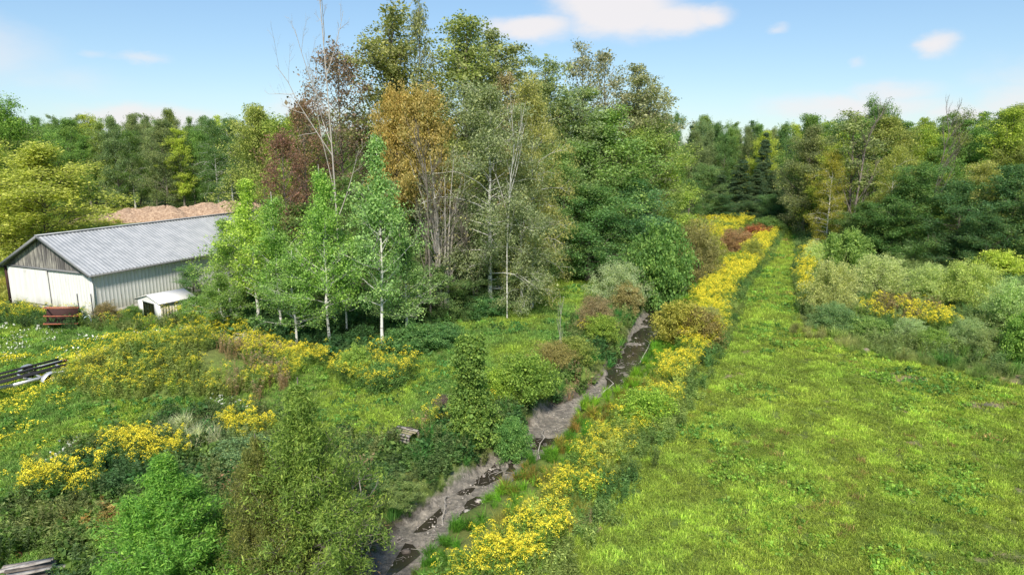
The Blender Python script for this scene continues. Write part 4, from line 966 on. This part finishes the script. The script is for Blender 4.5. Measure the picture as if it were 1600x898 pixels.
def branch(u0, v0, u1, v1, rad, label, lift=.25):
    a = np.array([*at(u0, v0, BED + .3), 0]); b = np.array([*at(u1, v1, BED + .3), 0]); n = 7; s = np.linspace(0, 1, n)[:, None]; P_ = a + (b - a) * s
    P_[:, :2] += rs.normal(size=(n, 2)) * .06; P_[:, 2] = [gz(p[0], p[1]) + .05 for p in P_]; P_[:, 2] = np.maximum(P_[:, 2], np.linspace(P_[0, 2], P_[-1, 2], n)) + lift * np.sin(s[:, 0] * math.pi)
    o0 = P_[0].copy(); m = MB(); m.tube(P_ - o0, np.linspace(rad, rad * .4, n), 6)
    for k in (2, 3, 4, 5): e = P_[k] - o0; m.tube([e, e + [rnd.uniform(-.3, .3), rnd.uniform(-.3, .3), .15], e + [rnd.uniform(-.6, .6), rnd.uniform(-.6, .6), .3]], [rad * .4, rad * .25, rad * .1], 4)
    o = m.build('fallen_branch', BARK['pale']); o.location = o0; tag(o, label, 'branch')
branch(1040, 468, 1098, 448, .04, 'bleached branch across the ditch at the upper end of the dark pool')
branch(1065, 466, 1090, 440, .03, 'thin forked branch leaning into the ditch above the pool')
branch(940, 640, 968, 618, .035, 'short dead branch at the lower end of the dark pool')
branch(845, 712, 850, 660, .025, 'thin stick standing across the pale silt bend of the ditch')
branch(700, 765, 690, 810, .025, 'dead stick at the foot of the left bank near the pale stone')
branch(1000, 560, 1030, 530, .03, 'narrow branch floating in the dark pool')
# ---- mulch piles
def mulch():
    specs = [(170, 338, 55, 1.2), (205, 336, 60, 1.9), (238, 335, 60, 2.1), (262, 335, 62, 2.3), (296, 333, 60, 1.9), (325, 332, 70, 2.4), (360, 331, 70, 2.6), (395, 330, 60, 2.3), (140, 339, 40, 1.0)]
    nm = ['low', 'broad', 'rounded', 'tall pointed', 'sloping', 'long', 'tallest', 'last', 'small']
    order = {8: 'first', 0: 'second', 1: 'third', 2: 'fourth', 3: 'fifth', 4: 'sixth', 5: 'seventh', 6: 'eighth', 7: 'ninth'}
    for q, (u, v, w, h) in enumerate(specs):
        x, y = at(u, v + 8); D = y; rx = w / F * D * .72; n, k = 14, 26; V = [(0, 0, h)]
        r = np.random.RandomState(q)
        for i in range(1, n + 1):
            f = i / n
            for j in range(k):
                th = 2 * math.pi * j / k; px = math.cos(th) * f * rx; py = math.sin(th) * f * 4.2
                V.append((px + r.normal() * .05, py + r.normal() * .05, h * max(0, math.cos(f * math.pi / 2)) ** .9 * (1 + .10 * math.sin(th * 3 + q)) + r.normal() * .07 - (.25 if i == n else 0)))
        mb = MB(); mb.tris(np.array(V), [[0, 1 + j, 1 + (j + 1) % k] for j in range(k)])
        mb.quads(np.array(V), [[1 + (i - 1) * k + j, 1 + i * k + j, 1 + i * k + (j + 1) % k, 1 + (i - 1) * k + (j + 1) % k] for i in range(1, n) for j in range(k)])
        o = mb.build('mulch_pile', M_MULCH); o.location = (x, y, gz(x, y) - .1)
        tag(o, '%s reddish mulch pile behind the barn, %s from the left in the row' % (nm[q], order[q]), 'mulch pile', 'reddish mulch piles in a row behind the barn')
mulch()

# ================================================================ TREES
g_asp = 'young aspens with white stems in front of the grove'
asp = [('aspen0', 577, 203, 38.2, 150, (.10, .19, .06), 'tall young aspen with a bare white lower stem, rightmost of the young aspens', 553, 599),
       ('aspen1', 478, 246, 40.0, 135, (.10, .20, .04), 'young aspen with a white stem, second from the right of the young aspens', 545, 516),
       ('aspen2', 428, 292, 43.0, 120, (.09, .18, .04), 'bushy young aspen standing left of the second white stem, grey stem hidden in leaves', None, 0),
       ('aspen0', 388, 272, 45.0, 135, (.15, .24, .04), 'yellow-green young aspen whose top stands above the barn roof end', None, 0),
       ('aspen1', 352, 330, 46.0, 110, (.10, .18, .04), 'low bright young aspen overlapping the right end of the barn roof', None, 0),
       ('aspen2', 455, 385, 39.5, 120, (.08, .16, .04), 'short dense young aspen between the two white stems and the brush pile', None, 0),
       ('aspen0', 345, 425, 43.0, 100, (.08, .15, .035), 'short leafy young aspen right behind the brush pile, beside the small shed', None, 0),
       ('aspen2', 535, 350, 42.0, 90, (.06, .14, .035), 'dark young aspen between the two tallest white stems', None, 0),
       ('aspen1', 632, 365, 41.0, 120, (.10, .18, .06), 'spreading young aspen to the right of the tall bare white stem', None, 0)]
ASC = lambda c: (c[0] * 1.0, c[1] * .9, c[2] * 1.1)
for key, u, vt, y, w, c, lab, vb, ub in asp:
    if vb: 
        x, y = at(ub, vb); z = z_at(y, vt); plant(key, x, y, z, w / F * 34, ASC(c), lab, g_asp)
    else: plant_px(key, u, vt, y, w * .92, ASC(c), lab, g_asp)
g_gr = 'tall trees of the central grove'
def GR(key, u, vt, y, w, c, lab, **k): return plant_px(key, u, vt, y, w, ((c[0] + (.011 if c[0] > 0 else 0)) * (1.25 if c[1] < .12 else 1.05), c[1] * (1.2 if c[1] < .12 else 1.0), c[2] * 1.35), lab, g_gr, **k)
GR('snag', 512, -6, 50, 115, (0, 0, 0), 'tall dead white birch with bare crooked limbs rising above the aspens', rz=1.2)
GR('redtree', 530, 88, 57, 135, (.07, .064, .05), 'dusky red tree behind the dead white birch')
GR('redtree', 440, 215, 50, 95, (.065, .045, .035), 'dark reddish dying tree low on the left of the white birch')
GR('redtree', 470, 165, 54, 95, (.075, .06, .04), 'low brown-red tree left of the dead white birch')
GR('poplar0', 605, 24, 60, 175, (.075, .10, .04), 'tall bronze-green poplar behind the orange tree')
GR('sparse0', 660, -4, 58, 62, (.07, .095, .045), 'very tall thin poplar standing alone between two broad crowns')
GR('poplar1', 722, 34, 61, 165, (.075, .11, .04), 'tallest broad green poplar right of the thin one')
GR('poplar2', 762, 60, 63, 150, (.07, .10, .045), 'tall green poplar with a ragged top above the leaning birch')
GR('sparse1', 800, 112, 60, 80, (.10, .10, .055), 'thin poplar with fading pinkish leaves behind the right birch')
GR('orange', 618, 162, 50, 86, (.15, .135, .035), 'orange-leaved tree in the middle of the grove')
GR('orange', 660, 165, 49, 105, (.12, .115, .04), 'tree with fading yellow-brown leaves above the bare grey stems')
GR('stems', 690, 185, 47.5, 130, (.10, .12, .05), 'cluster of bare grey willow stems below the orange tree')
GR('dead0', 668, 240, 46, 110, (0, 0, 0), 'bare grey dead tree among the willow stems')
GR('dead0', 738, 330, 48, 110, (0, 0, 0), 'low bare dead tree with curving grey branches below the leaning birch')
GR('birch0', 765, 140, 48, 200, (.085, .125, .055), 'large drooping birch with white limbs in the middle of the grove')
GR('birch1', 832, 135, 50, 130, (.12, .145, .04), 'drooping birch with yellowing right edge beside the centre lawn')
GR('birch0', 815, 285, 48.5, 115, (.09, .135, .055), 'lower drooping birch overhanging the centre lawn')
GR('limb', 792, 205, 46.9, 70, (0, 0, 0), 'white forked bare limb standing out before the large birch', rz=.6)
GR('broad0', 706, 300, 52, 170, (.045, .09, .035), 'dark leafy tree low behind the bare willow stems')
GR('broad1', 560, 290, 54, 170, (.04, .095, .03), 'dark green tree behind the tall young aspen')
GR('broad2', 470, 190, 60, 150, (.085, .14, .025), 'green tree behind the drooping red twigs')
GR('broad3', 410, 185, 66, 120, (.11, .15, .035), 'yellow-green tree at the left edge of the grove')
GR('broad2', 620, 300, 55, 150, (.04, .085, .03), 'dark green tree below the orange tree')
GR('poplar0', 855, 96, 68, 115, (.07, .11, .05), 'green poplar with a thin top right of the right birch')
GR('sparse0', 912, 73, 70, 85, (.085, .105, .07), 'thin grey-leaved poplar, left of the twin sparse tops')
GR('sparse1', 950, 76, 71, 85, (.085, .105, .07), 'thin grey-leaved poplar, right of the twin sparse tops')
GR('poplar1', 905, 140, 66, 140, (.07, .115, .055), 'grey-green poplar beneath the twin sparse tops')
GR('poplar2', 985, 112, 72, 125, (.08, .105, .06), 'grey-green poplar right of the twin sparse tops')
GR('poplar0', 1012, 150, 74, 100, (.08, .105, .055), 'slender grey-green poplar on the sloping right shoulder of the grove')
GR('broad0', 935, 185, 66, 200, (.055, .115, .035), 'big dark maple beneath the grey poplars at the right of the grove')
GR('broad1', 1010, 205, 70, 150, (.09, .15, .035), 'maple with yellow-green edge at the right end of the grove')
GR('broad2', 1042, 245, 76, 115, (.12, .19, .035), 'bright green maple, rightmost tree of the grove')
GR('broad3', 985, 290, 64, 130, (.04, .12, .045), 'small dense maple at the lower right of the grove')
GR('broad1', 880, 240, 62, 130, (.05, .105, .035), 'dark maple between the right birch and the big maple')
GR('broad3', 920, 300, 61, 150, (.035, .10, .035), 'lowest dark maple facing the centre lawn')
GR('broad0', 790, 390, 50, 95, (.04, .095, .035), 'low leafy tree at the edge of the centre lawn')
GR('broad2', 745, 400, 49, 105, (.05, .10, .04), 'low round tree draped with vines below the leaning birch')
GR('broad1', 680, 420, 47, 105, (.035, .085, .03), 'low dark tree at the foot of the bare willow stems')
GR('broad3', 470, 330, 50, 140, (.04, .085, .03), 'dark leafy tree behind the young aspens')
GR('broad0', 400, 350, 52, 120, (.06, .11, .03), 'leafy tree behind the right end of the barn')
GR('broad2', 300, 415, 52.5, 60, (.03, .09, .035), 'dark vine-like tree climbing the barn side wall above the small shed')
g_we = 'trees on the left beyond the barn'
plant_px('broad0', 62, 238, 66, 230, (.17, .19, .05), 'broad yellow-green willow behind the barn gable', g_we)
plant_px('broad2', -70, 225, 66, 200, (.15, .175, .045), 'yellow-green willow cut by the left edge behind the barn', g_we)
plant_px('broad1', 5, 172, 88, 130, (.07, .13, .03), 'dark green tree rising behind the yellow-green willow', g_we)
plant_px('broad3', -60, 180, 84, 140, (.08, .13, .03), 'dark green tree cut by the left edge behind the willows', g_we)

ORD = ['first', 'second', 'third', 'fourth', 'fifth', 'sixth', 'seventh', 'eighth', 'ninth', 'tenth', 'eleventh', 'twelfth', 'thirteenth', 'fourteenth', 'fifteenth', 'sixteenth', 'seventeenth', 'eighteenth', 'nineteenth', 'twentieth',
       'twenty-first', 'twenty-second', 'twenty-third', 'twenty-fourth', 'twenty-fifth', 'twenty-sixth']
def row(spec, where, group, grow):
    spec = sorted(spec, key=lambda s: s[1])
    for i, (key, u, vt, y, w, c, desc) in enumerate(spec):
        plant_px(key, u, vt, y, w, c, '%s %s, %s from the left' % (desc, where, ORD[i]), group, **grow)
def cvar(c, a=.2): 
    k = rnd.uniform(1 - a, 1 + a); return (c[0] * k * rnd.uniform(.85, 1.08), c[1] * k, c[2] * k)
DK, MD, YG, OL, GG = (.045, .085, .032), (.07, .12, .035), (.15, .185, .035), (.10, .125, .04), (.09, .12, .06)
def wood(rng_u, step, vt_f, y_f, w, keys, cols, jit, depth):
    out = []; u = rng_u[0]; 
    while u < rng_u[1]:
        key = rnd.choice(keys); nmc, c = rnd.choice(cols); kd = P[key]['kind']
        kn = {'broad': 'broadleaf tree', 'poplar': 'poplar', 'sparse': 'thin poplar', 'birch': 'drooping birch', 'spruce': 'spruce'}[kd]
        if kd == 'spruce': nmc, c = 'dark blue-green', (.03, .06, .035)
        out.append((key, u + rnd.uniform(-5, 5), vt_f(u) + rnd.uniform(-jit, jit), y_f(u) + rnd.uniform(0, depth), w * rnd.uniform(.8, 1.2) * (.75 if kd in ('spruce', 'poplar', 'sparse') else 1), cvar(c), nmc + ' ' + kn)); u += step * rnd.uniform(.85, 1.15)
    return out
COLS = [('dark green', DK), ('green', MD), ('yellow-green', YG), ('green', MD), ('olive', OL), ('grey-green', GG)]
row(wood((-40, 460), 25, lambda u: 205 - .02 * u, lambda u: 128, 62, ['broad0', 'broad1', 'broad2', 'broad3', 'poplar0', 'poplar1', 'birch0'], COLS, 12, 6), 'beyond the mulch piles, front row', 'front row of the far left wood', {})
row(wood((-60, 470), 24, lambda u: 192 - .02 * u, lambda u: 142, 55, ['poplar0', 'poplar1', 'poplar2', 'sparse0', 'broad1', 'broad3'], COLS, 10, 8), 'beyond the mulch piles, back row', 'back row of the far left wood', {})
row(wood((1052, 1262), 19, lambda u: 216 + .02 * (u - 1050), lambda u: 128, 48, ['broad0', 'broad1', 'spruce0', 'broad3', 'spruce1'], COLS, 12, 6), 'beyond the field end, middle row', 'middle row at the end of the field', {})
row(wood((1040, 1300), 18, lambda u: 188 + .09 * (u - 1040), lambda u: 144, 46, ['broad1', 'poplar2', 'broad2', 'spruce0', 'broad0'], COLS, 6, 8), 'beyond the field end, back row', 'back row at the end of the field', {})
for u, vt, y, w, lab in [(1160, 246, 113, 62, 'pale-tipped spruce, nearest at the end of the ditch'), (1195, 198, 124, 40, 'tall dark spruce with a narrow club-shaped top at the end of the field'), (1232, 222, 120, 34, 'narrow black-green spruce at the end of the mown strip'),
                        (1125, 262, 116, 60, 'wide grey-green spruce left of the pale-tipped one'), (1180, 262, 117, 50, 'dark spruce right behind the pale-tipped one'), (1208, 258, 118, 44, 'dark spruce between the two narrow tops')]:
    plant_px('spruce%d' % (u % 2), u, vt, y, w, (.03, .058, .035), lab, 'spruces at the end of the field')
for u, vt, y, w, c, lab in [(1098, 262, 110, 74, (.065, .11, .045), 'rounded grey-green tree left of the spruces'), (1078, 285, 104, 60, (.04, .085, .03), 'dark round tree just right of the grove'), (1206, 296, 106, 60, (.05, .10, .045), 'round green tree at the end of the ditch'), (1242, 290, 104, 56, (.035, .08, .03), 'dark tree closing the end of the mown strip'),
                          (1254, 268, 108, 50, (.06, .095, .035), 'olive tree right of the end of the mown strip'), (1130, 305, 108, 60, (.03, .07, .035), 'low dark tree at the foot of the spruces'), (1170, 315, 107, 50, (.035, .07, .035), 'low dark tree behind the yellow meadow')]:
    plant_px('broad%d' % (u % 4), u, vt, y, w, c, lab, 'trees around the end of the field')
for u in range(1090, 1255, 13): 
    pass
row(wood((1262, 1680), 27, lambda u: 222 - .05 * (u - 1262) if u < 1400 else 215, lambda u: 92 - .03 * (u - 1262), 92, ['broad0', 'broad1', 'broad2', 'broad3', 'birch0', 'poplar0'], COLS, 24, 5), 'in the right-hand wood, middle row', 'middle row of the right-hand wood', {})
row(wood((1262, 1700), 26, lambda u: 200 - .2 * (u - 1262) if u < 1360 else 181 + 8 * math.sin(u * .05), lambda u: 104 - .02 * (u - 1262), 80, ['poplar0', 'poplar1', 'poplar2', 'sparse1', 'broad1', 'broad3'], COLS, 9, 6), 'in the right-hand wood, back row', 'back row of the right-hand wood', {})
g_rw = 'front trees of the right-hand wood'
for key, u, vt, y, w, c, lab in [
    ('birch1', 1300, 242, 80, 65, (.13, .13, .025), 'yellow-leaved birch at the corner where the mown strip begins'),
    ('dead0', 1345, 192, 78, 110, (.10, .12, .07), 'large grey nearly leafless willow in the right-hand wood'),
    ('sparse0', 1340, 178, 80, 110, (.10, .125, .06), 'sparse grey-green poplar around the leafless willow'),
    ('birch0', 1398, 232, 76, 70, (.13, .15, .04), 'pale yellow-green birch right of the leafless willow'),
    ('broad2', 1440, 262, 72, 110, (.05, .10, .035), 'dark green front tree behind the olive shrubs'),
    ('broad0', 1400, 300, 73, 100, (.04, .09, .03), 'low dark tree behind the pale round shrub'),
    ('birch1', 1540, 258, 70, 120, (.14, .15, .05), 'pale olive birch spreading at the right side of the wood'),
    ('dead0', 1468, 186, 84, 60, (0, 0, 0), 'bare grey top standing out of the right-hand wood'),
    ('broad1', 1500, 290, 69, 120, (.035, .08, .035), 'low dark tree in front of the pale olive birch'),
    ('broad3', 1585, 270, 66, 130, (.035, .08, .035), 'dark tree at the right edge of the wood'),
    ('broad0', 1350, 320, 76, 90, (.045, .085, .03), 'low dark tree under the leafless willow'),
    ('broad2', 1545, 340, 64, 100, (.03, .07, .03), 'darkest low tree behind the right-hand shrubs'),
    ('broad1', 1660, 300, 62, 140, (.05, .09, .03), 'dark tree cut by the right edge'),
    ('poplar1', 1575, 172, 84, 90, (.12, .16, .03), 'tall yellow-green poplar at the right edge of the wood')]:
    plant_px(key, u, vt, y, w, c, lab, g_rw)
# the far-off wood reading as one mass
fw = make_coll('far crowns', [P['broad%d' % i]['crown'] for i in range(4)] + [P['poplar0']['crown']])
x = np.r_[rs.uniform(-260, 260, 420), rs.uniform(-330, -130, 60), rs.uniform(95, 320, 160)]; y = np.r_[rs.uniform(158, 210, 420), rs.uniform(60, 170, 60), rs.uniform(70, 160, 160)]
# its leaves take the object's colour
far = scatter('distant_wood', fw, x, y, .80, (1, 1, 1), 'far-off mixed wood closing the view on every side', hs=.86); far.color = (.075, .115, .04, 1)

# ================================================================ SHRUBS AND NEAR TREES
plant('cedar0', *at(285, 975), z_at(at(285, 975)[1], 694), 4.3, (.07, .155, .03), 'bright green young cedar at the bottom left', 'cedars in the foreground')
plant('cedar1', *at(488, 925), z_at(at(488, 925)[1], 538), 4.1, (.082, .13, .03), 'tall olive cedar with browning foliage left of the ditch', 'cedars in the foreground')
plant('cedar1', *at(425, 945), z_at(at(425, 945)[1], 660), 2.6, (.075, .09, .028), 'lower browning cedar between the bright cedar and the tall olive one', 'cedars in the foreground')
plant_base('twigs', 470, 925, 730, 250, (.10, .065, .04), 'mass of dry brown twigs under the browning cedars')
plant_base('dead2', 560, 880, 760, 80, (0, 0, 0), 'small bare grey sapling at the right foot of the tall cedar')
SH = [('column', 737, 692, 530, 76, (.07, .12, .03), 'vine-covered dead trunk on the left bank with rusty hanging leaves'),
      ('bush0', 818, 640, 550, 90, (.085, .14, .03), 'bright yellow-green rounded bush on the left bank'),
      ('bush1', 775, 640, 575, 60, (.12, .18, .03), 'small yellow-green bush between the vine-covered trunk and the rounded bush'),
      ('shrub0', 862, 590, 535, 78, (.13, .12, .05), 'orange-tinged low shrub on the left bank'),
      ('bush0', 898, 575, 525, 60, (.10, .13, .035), 'green and rust bush by the left bank bend'),
      ('shrub1', 930, 530, 462, 60, (.13, .11, .07), 'purple-brown small shrub left of the pool'),
      ('bush1', 940, 540, 490, 48, (.10, .15, .03), 'bright leafy bush beside the pool on the left bank'),
      ('shrub2', 965, 485, 408, 86, (.15, .19, .12), 'silvery grey-green willow shrub left of the ditch'),
      ('bush1', 978, 490, 442, 50, (.13, .12, .06), 'small reddish-brown bush before the silvery willow shrub'),
      ('bush0', 1030, 470, 350, 100, (.06, .12, .035), 'tall dense conical green bush left of the ditch'),
      ('bush1', 1000, 440, 385, 60, (.055, .11, .035), 'low green bush between the silvery shrub and the conical bush'),
      ('shrub0', 1086, 436, 345, 84, (.11, .11, .05), 'brown-green shrub on the left bank beyond the conical bush'),
      ('bush0', 1112, 420, 368, 36, (.13, .15, .03), 'small yellow-green bush at the ditch edge before the far goldenrod'),
      ('shrub1', 1150, 392, 358, 62, (.15, .10, .06), 'pinkish-brown sumac shrub by the far ditch'),
      ('bush1', 1180, 376, 350, 44, (.14, .055, .03), 'rust-red sumac shrub, reddest by the far ditch'),
      ('bush0', 1125, 366, 345, 50, (.10, .14, .04), 'green low bush behind the far goldenrod'),
      ('bush1', 1200, 366, 338, 50, (.07, .12, .04), 'dark green bush at the far end of the ditch'),
      ('shrub2', 1160, 352, 336, 70, (.06, .10, .04), 'green thicket bush under the spruces'),
      ('bush0', 1064, 545, 470, 86, (.15, .15, .035), 'large yellow-brown bush on the right bank beside the pool'),
      ('bush1', 1088, 548, 482, 70, (.10, .085, .035), 'rusty bush among the goldenrod right of the pool'),
      ('shrub1', 1105, 520, 478, 50, (.14, .15, .06), 'thin straw-coloured shrub at the field edge'),
      ('bush0', 1008, 672, 606, 76, (.11, .18, .03), 'rounded green vine bush in the goldenrod row'),
      ('shrub0', 1176, 412, 374, 34, (.12, .14, .04), 'olive shrub inside the far goldenrod row'),
      ('bush1', 1140, 422, 394, 60, (.11, .15, .03), 'low green bush overhanging the far ditch'),
      ('bush0', 555, 600, 540, 50, (.11, .17, .04), 'light green bush between the tall cedar and the tall aspen'),
      ('bush1', 600, 612, 565, 70, (.06, .12, .035), 'dark green bush at the foot of the tall aspen'),
      ('bush0', 690, 545, 505, 70, (.045, .105, .04), 'wide bush of grove undergrowth beside the centre lawn'),
      ('bush1', 755, 500, 458, 60, (.04, .10, .04), 'wide dark bush at the right foot of the grove'),
      ('bush0', 640, 560, 505, 80, (.05, .11, .04), 'leafy bush right of the tall white aspen stem'),
      ('bush1', 812, 480, 436, 44, (.045, .10, .035), 'small dark bush at the corner of the centre lawn'),
      ('shrub0', 1270, 425, 372, 50, (.20, .22, .12), 'pale flowering shrub where the mown strip narrows'),
      ('bush0', 1318, 430, 352, 90, (.09, .13, .045), 'round leafy green bush with yellow top at the thicket edge'),
      ('shrub1', 1425, 412, 362, 76, (.15, .20, .12), 'pale grey-green round shrub against the dark wood'),
      ('shrub2', 1296, 498, 398, 112, (.17, .17, .09), 'large grey-brown shrub nearest the mown strip'),
      ('shrub0', 1300, 524, 468, 100, (.07, .11, .06), 'low dark blue-green shrub before the large grey-brown one'),
      ('shrub1', 1372, 468, 392, 120, (.18, .19, .11), 'wide silvery shrub behind the goldenrod patch'),
      ('shrub0', 1450, 478, 408, 110, (.17, .19, .10), 'wide grey-green shrub in the middle of the thicket'),
      ('shrub2', 1505, 486, 400, 130, (.16, .18, .07), 'broad olive shrub in the middle of the thicket'),
      ('bush0', 1556, 440, 384, 100, (.18, .20, .05), 'yellow-green shrub at the back of the thicket'),
      ('shrub1', 1478, 420, 388, 90, (.12, .14, .07), 'low shrub at the back of the thicket before the wood'),
      ('shrub2', 1580, 520, 428, 120, (.15, .19, .10), 'tall silvery-green shrub at the right edge of the thicket'),
      ('bush1', 1598, 570, 480, 90, (.08, .13, .035), 'dark leafy bush at the right edge beside the bare patch'),
      ('shrub0', 1510, 548, 492, 80, (.12, .15, .09), 'small grey shrub right of the goldenrod patch'),
      ('shrub1', 1420, 534, 490, 70, (.14, .17, .11), 'small silvery shrub under the goldenrod patch'),
      ('bush1', 1355, 530, 488, 76, (.09, .13, .05), 'low olive bush left of the small silvery shrub'),
      ('shrub2', 1545, 560, 505, 70, (.11, .13, .07), 'grey-green shrub at the field edge near the bare patch'),
      ('bush0', 1455, 548, 508, 66, (.09, .13, .04), 'green bush low at the field edge below the goldenrod patch'),
      ('shrub0', 1640, 560, 440, 130, (.13, .16, .08), 'grey-green shrub cut by the right edge'),
      ('bush0', 25, 490, 472, 46, (.12, .13, .03), 'yellow-green bush at the left corner of the barn'),
      ('bush1', 118, 505, 478, 30, (.05, .11, .04), 'small dark bush between the rusty crate and the post frame'),
      ('shrub0', 168, 505, 472, 40, (.12, .10, .06), 'reddish weed bush right of the post frame'),
      ('bush0', 305, 508, 462, 46, (.06, .12, .035), 'leafy bush at the right side of the small shed'),
      ('bush1', 208, 500, 476, 24, (.06, .11, .035), 'narrow weed bush at the left side of the small shed'),
      ('shrub1', 705, 642, 622, 70, (.075, .06, .06), 'low purplish weed bush above the old plank bench'),
      ('bush0', 385, 740, 688, 100, (.07, .12, .06), 'blue-green bush between the two near cedars'),
      ('bush1', 150, 858, 808, 110, (.08, .13, .04), 'leafy bush above the near plank stack'),
      ('bush0', 205, 850, 790, 90, (.11, .085, .03), 'orange-brown bush left of the bright green cedar'),
      ('shrub2', 620, 790, 745, 80, (.09, .13, .05), 'weedy shrub on the near left bank of the ditch'),
      ('bush1', 800, 690, 650, 60, (.06, .13, .04), 'low grassy bush on the left bank below the rounded bush')]
for key, u, v, vt, w, c, lab in SH:
    if u > 1240 and v < 590: c = tuple(q * 1.15 for q in (c[0] * .9, c[1], c[2] * .85)); w = w * .72; vt += 6
    plant_base(key, u, v, vt, w, c, lab)
plant_px('dead2', 875, 470, at(875, 575)[1], 16, (0, 0, 0), 'slender leafless sapling standing in the orange-tinged shrub', name='bare_sapling')
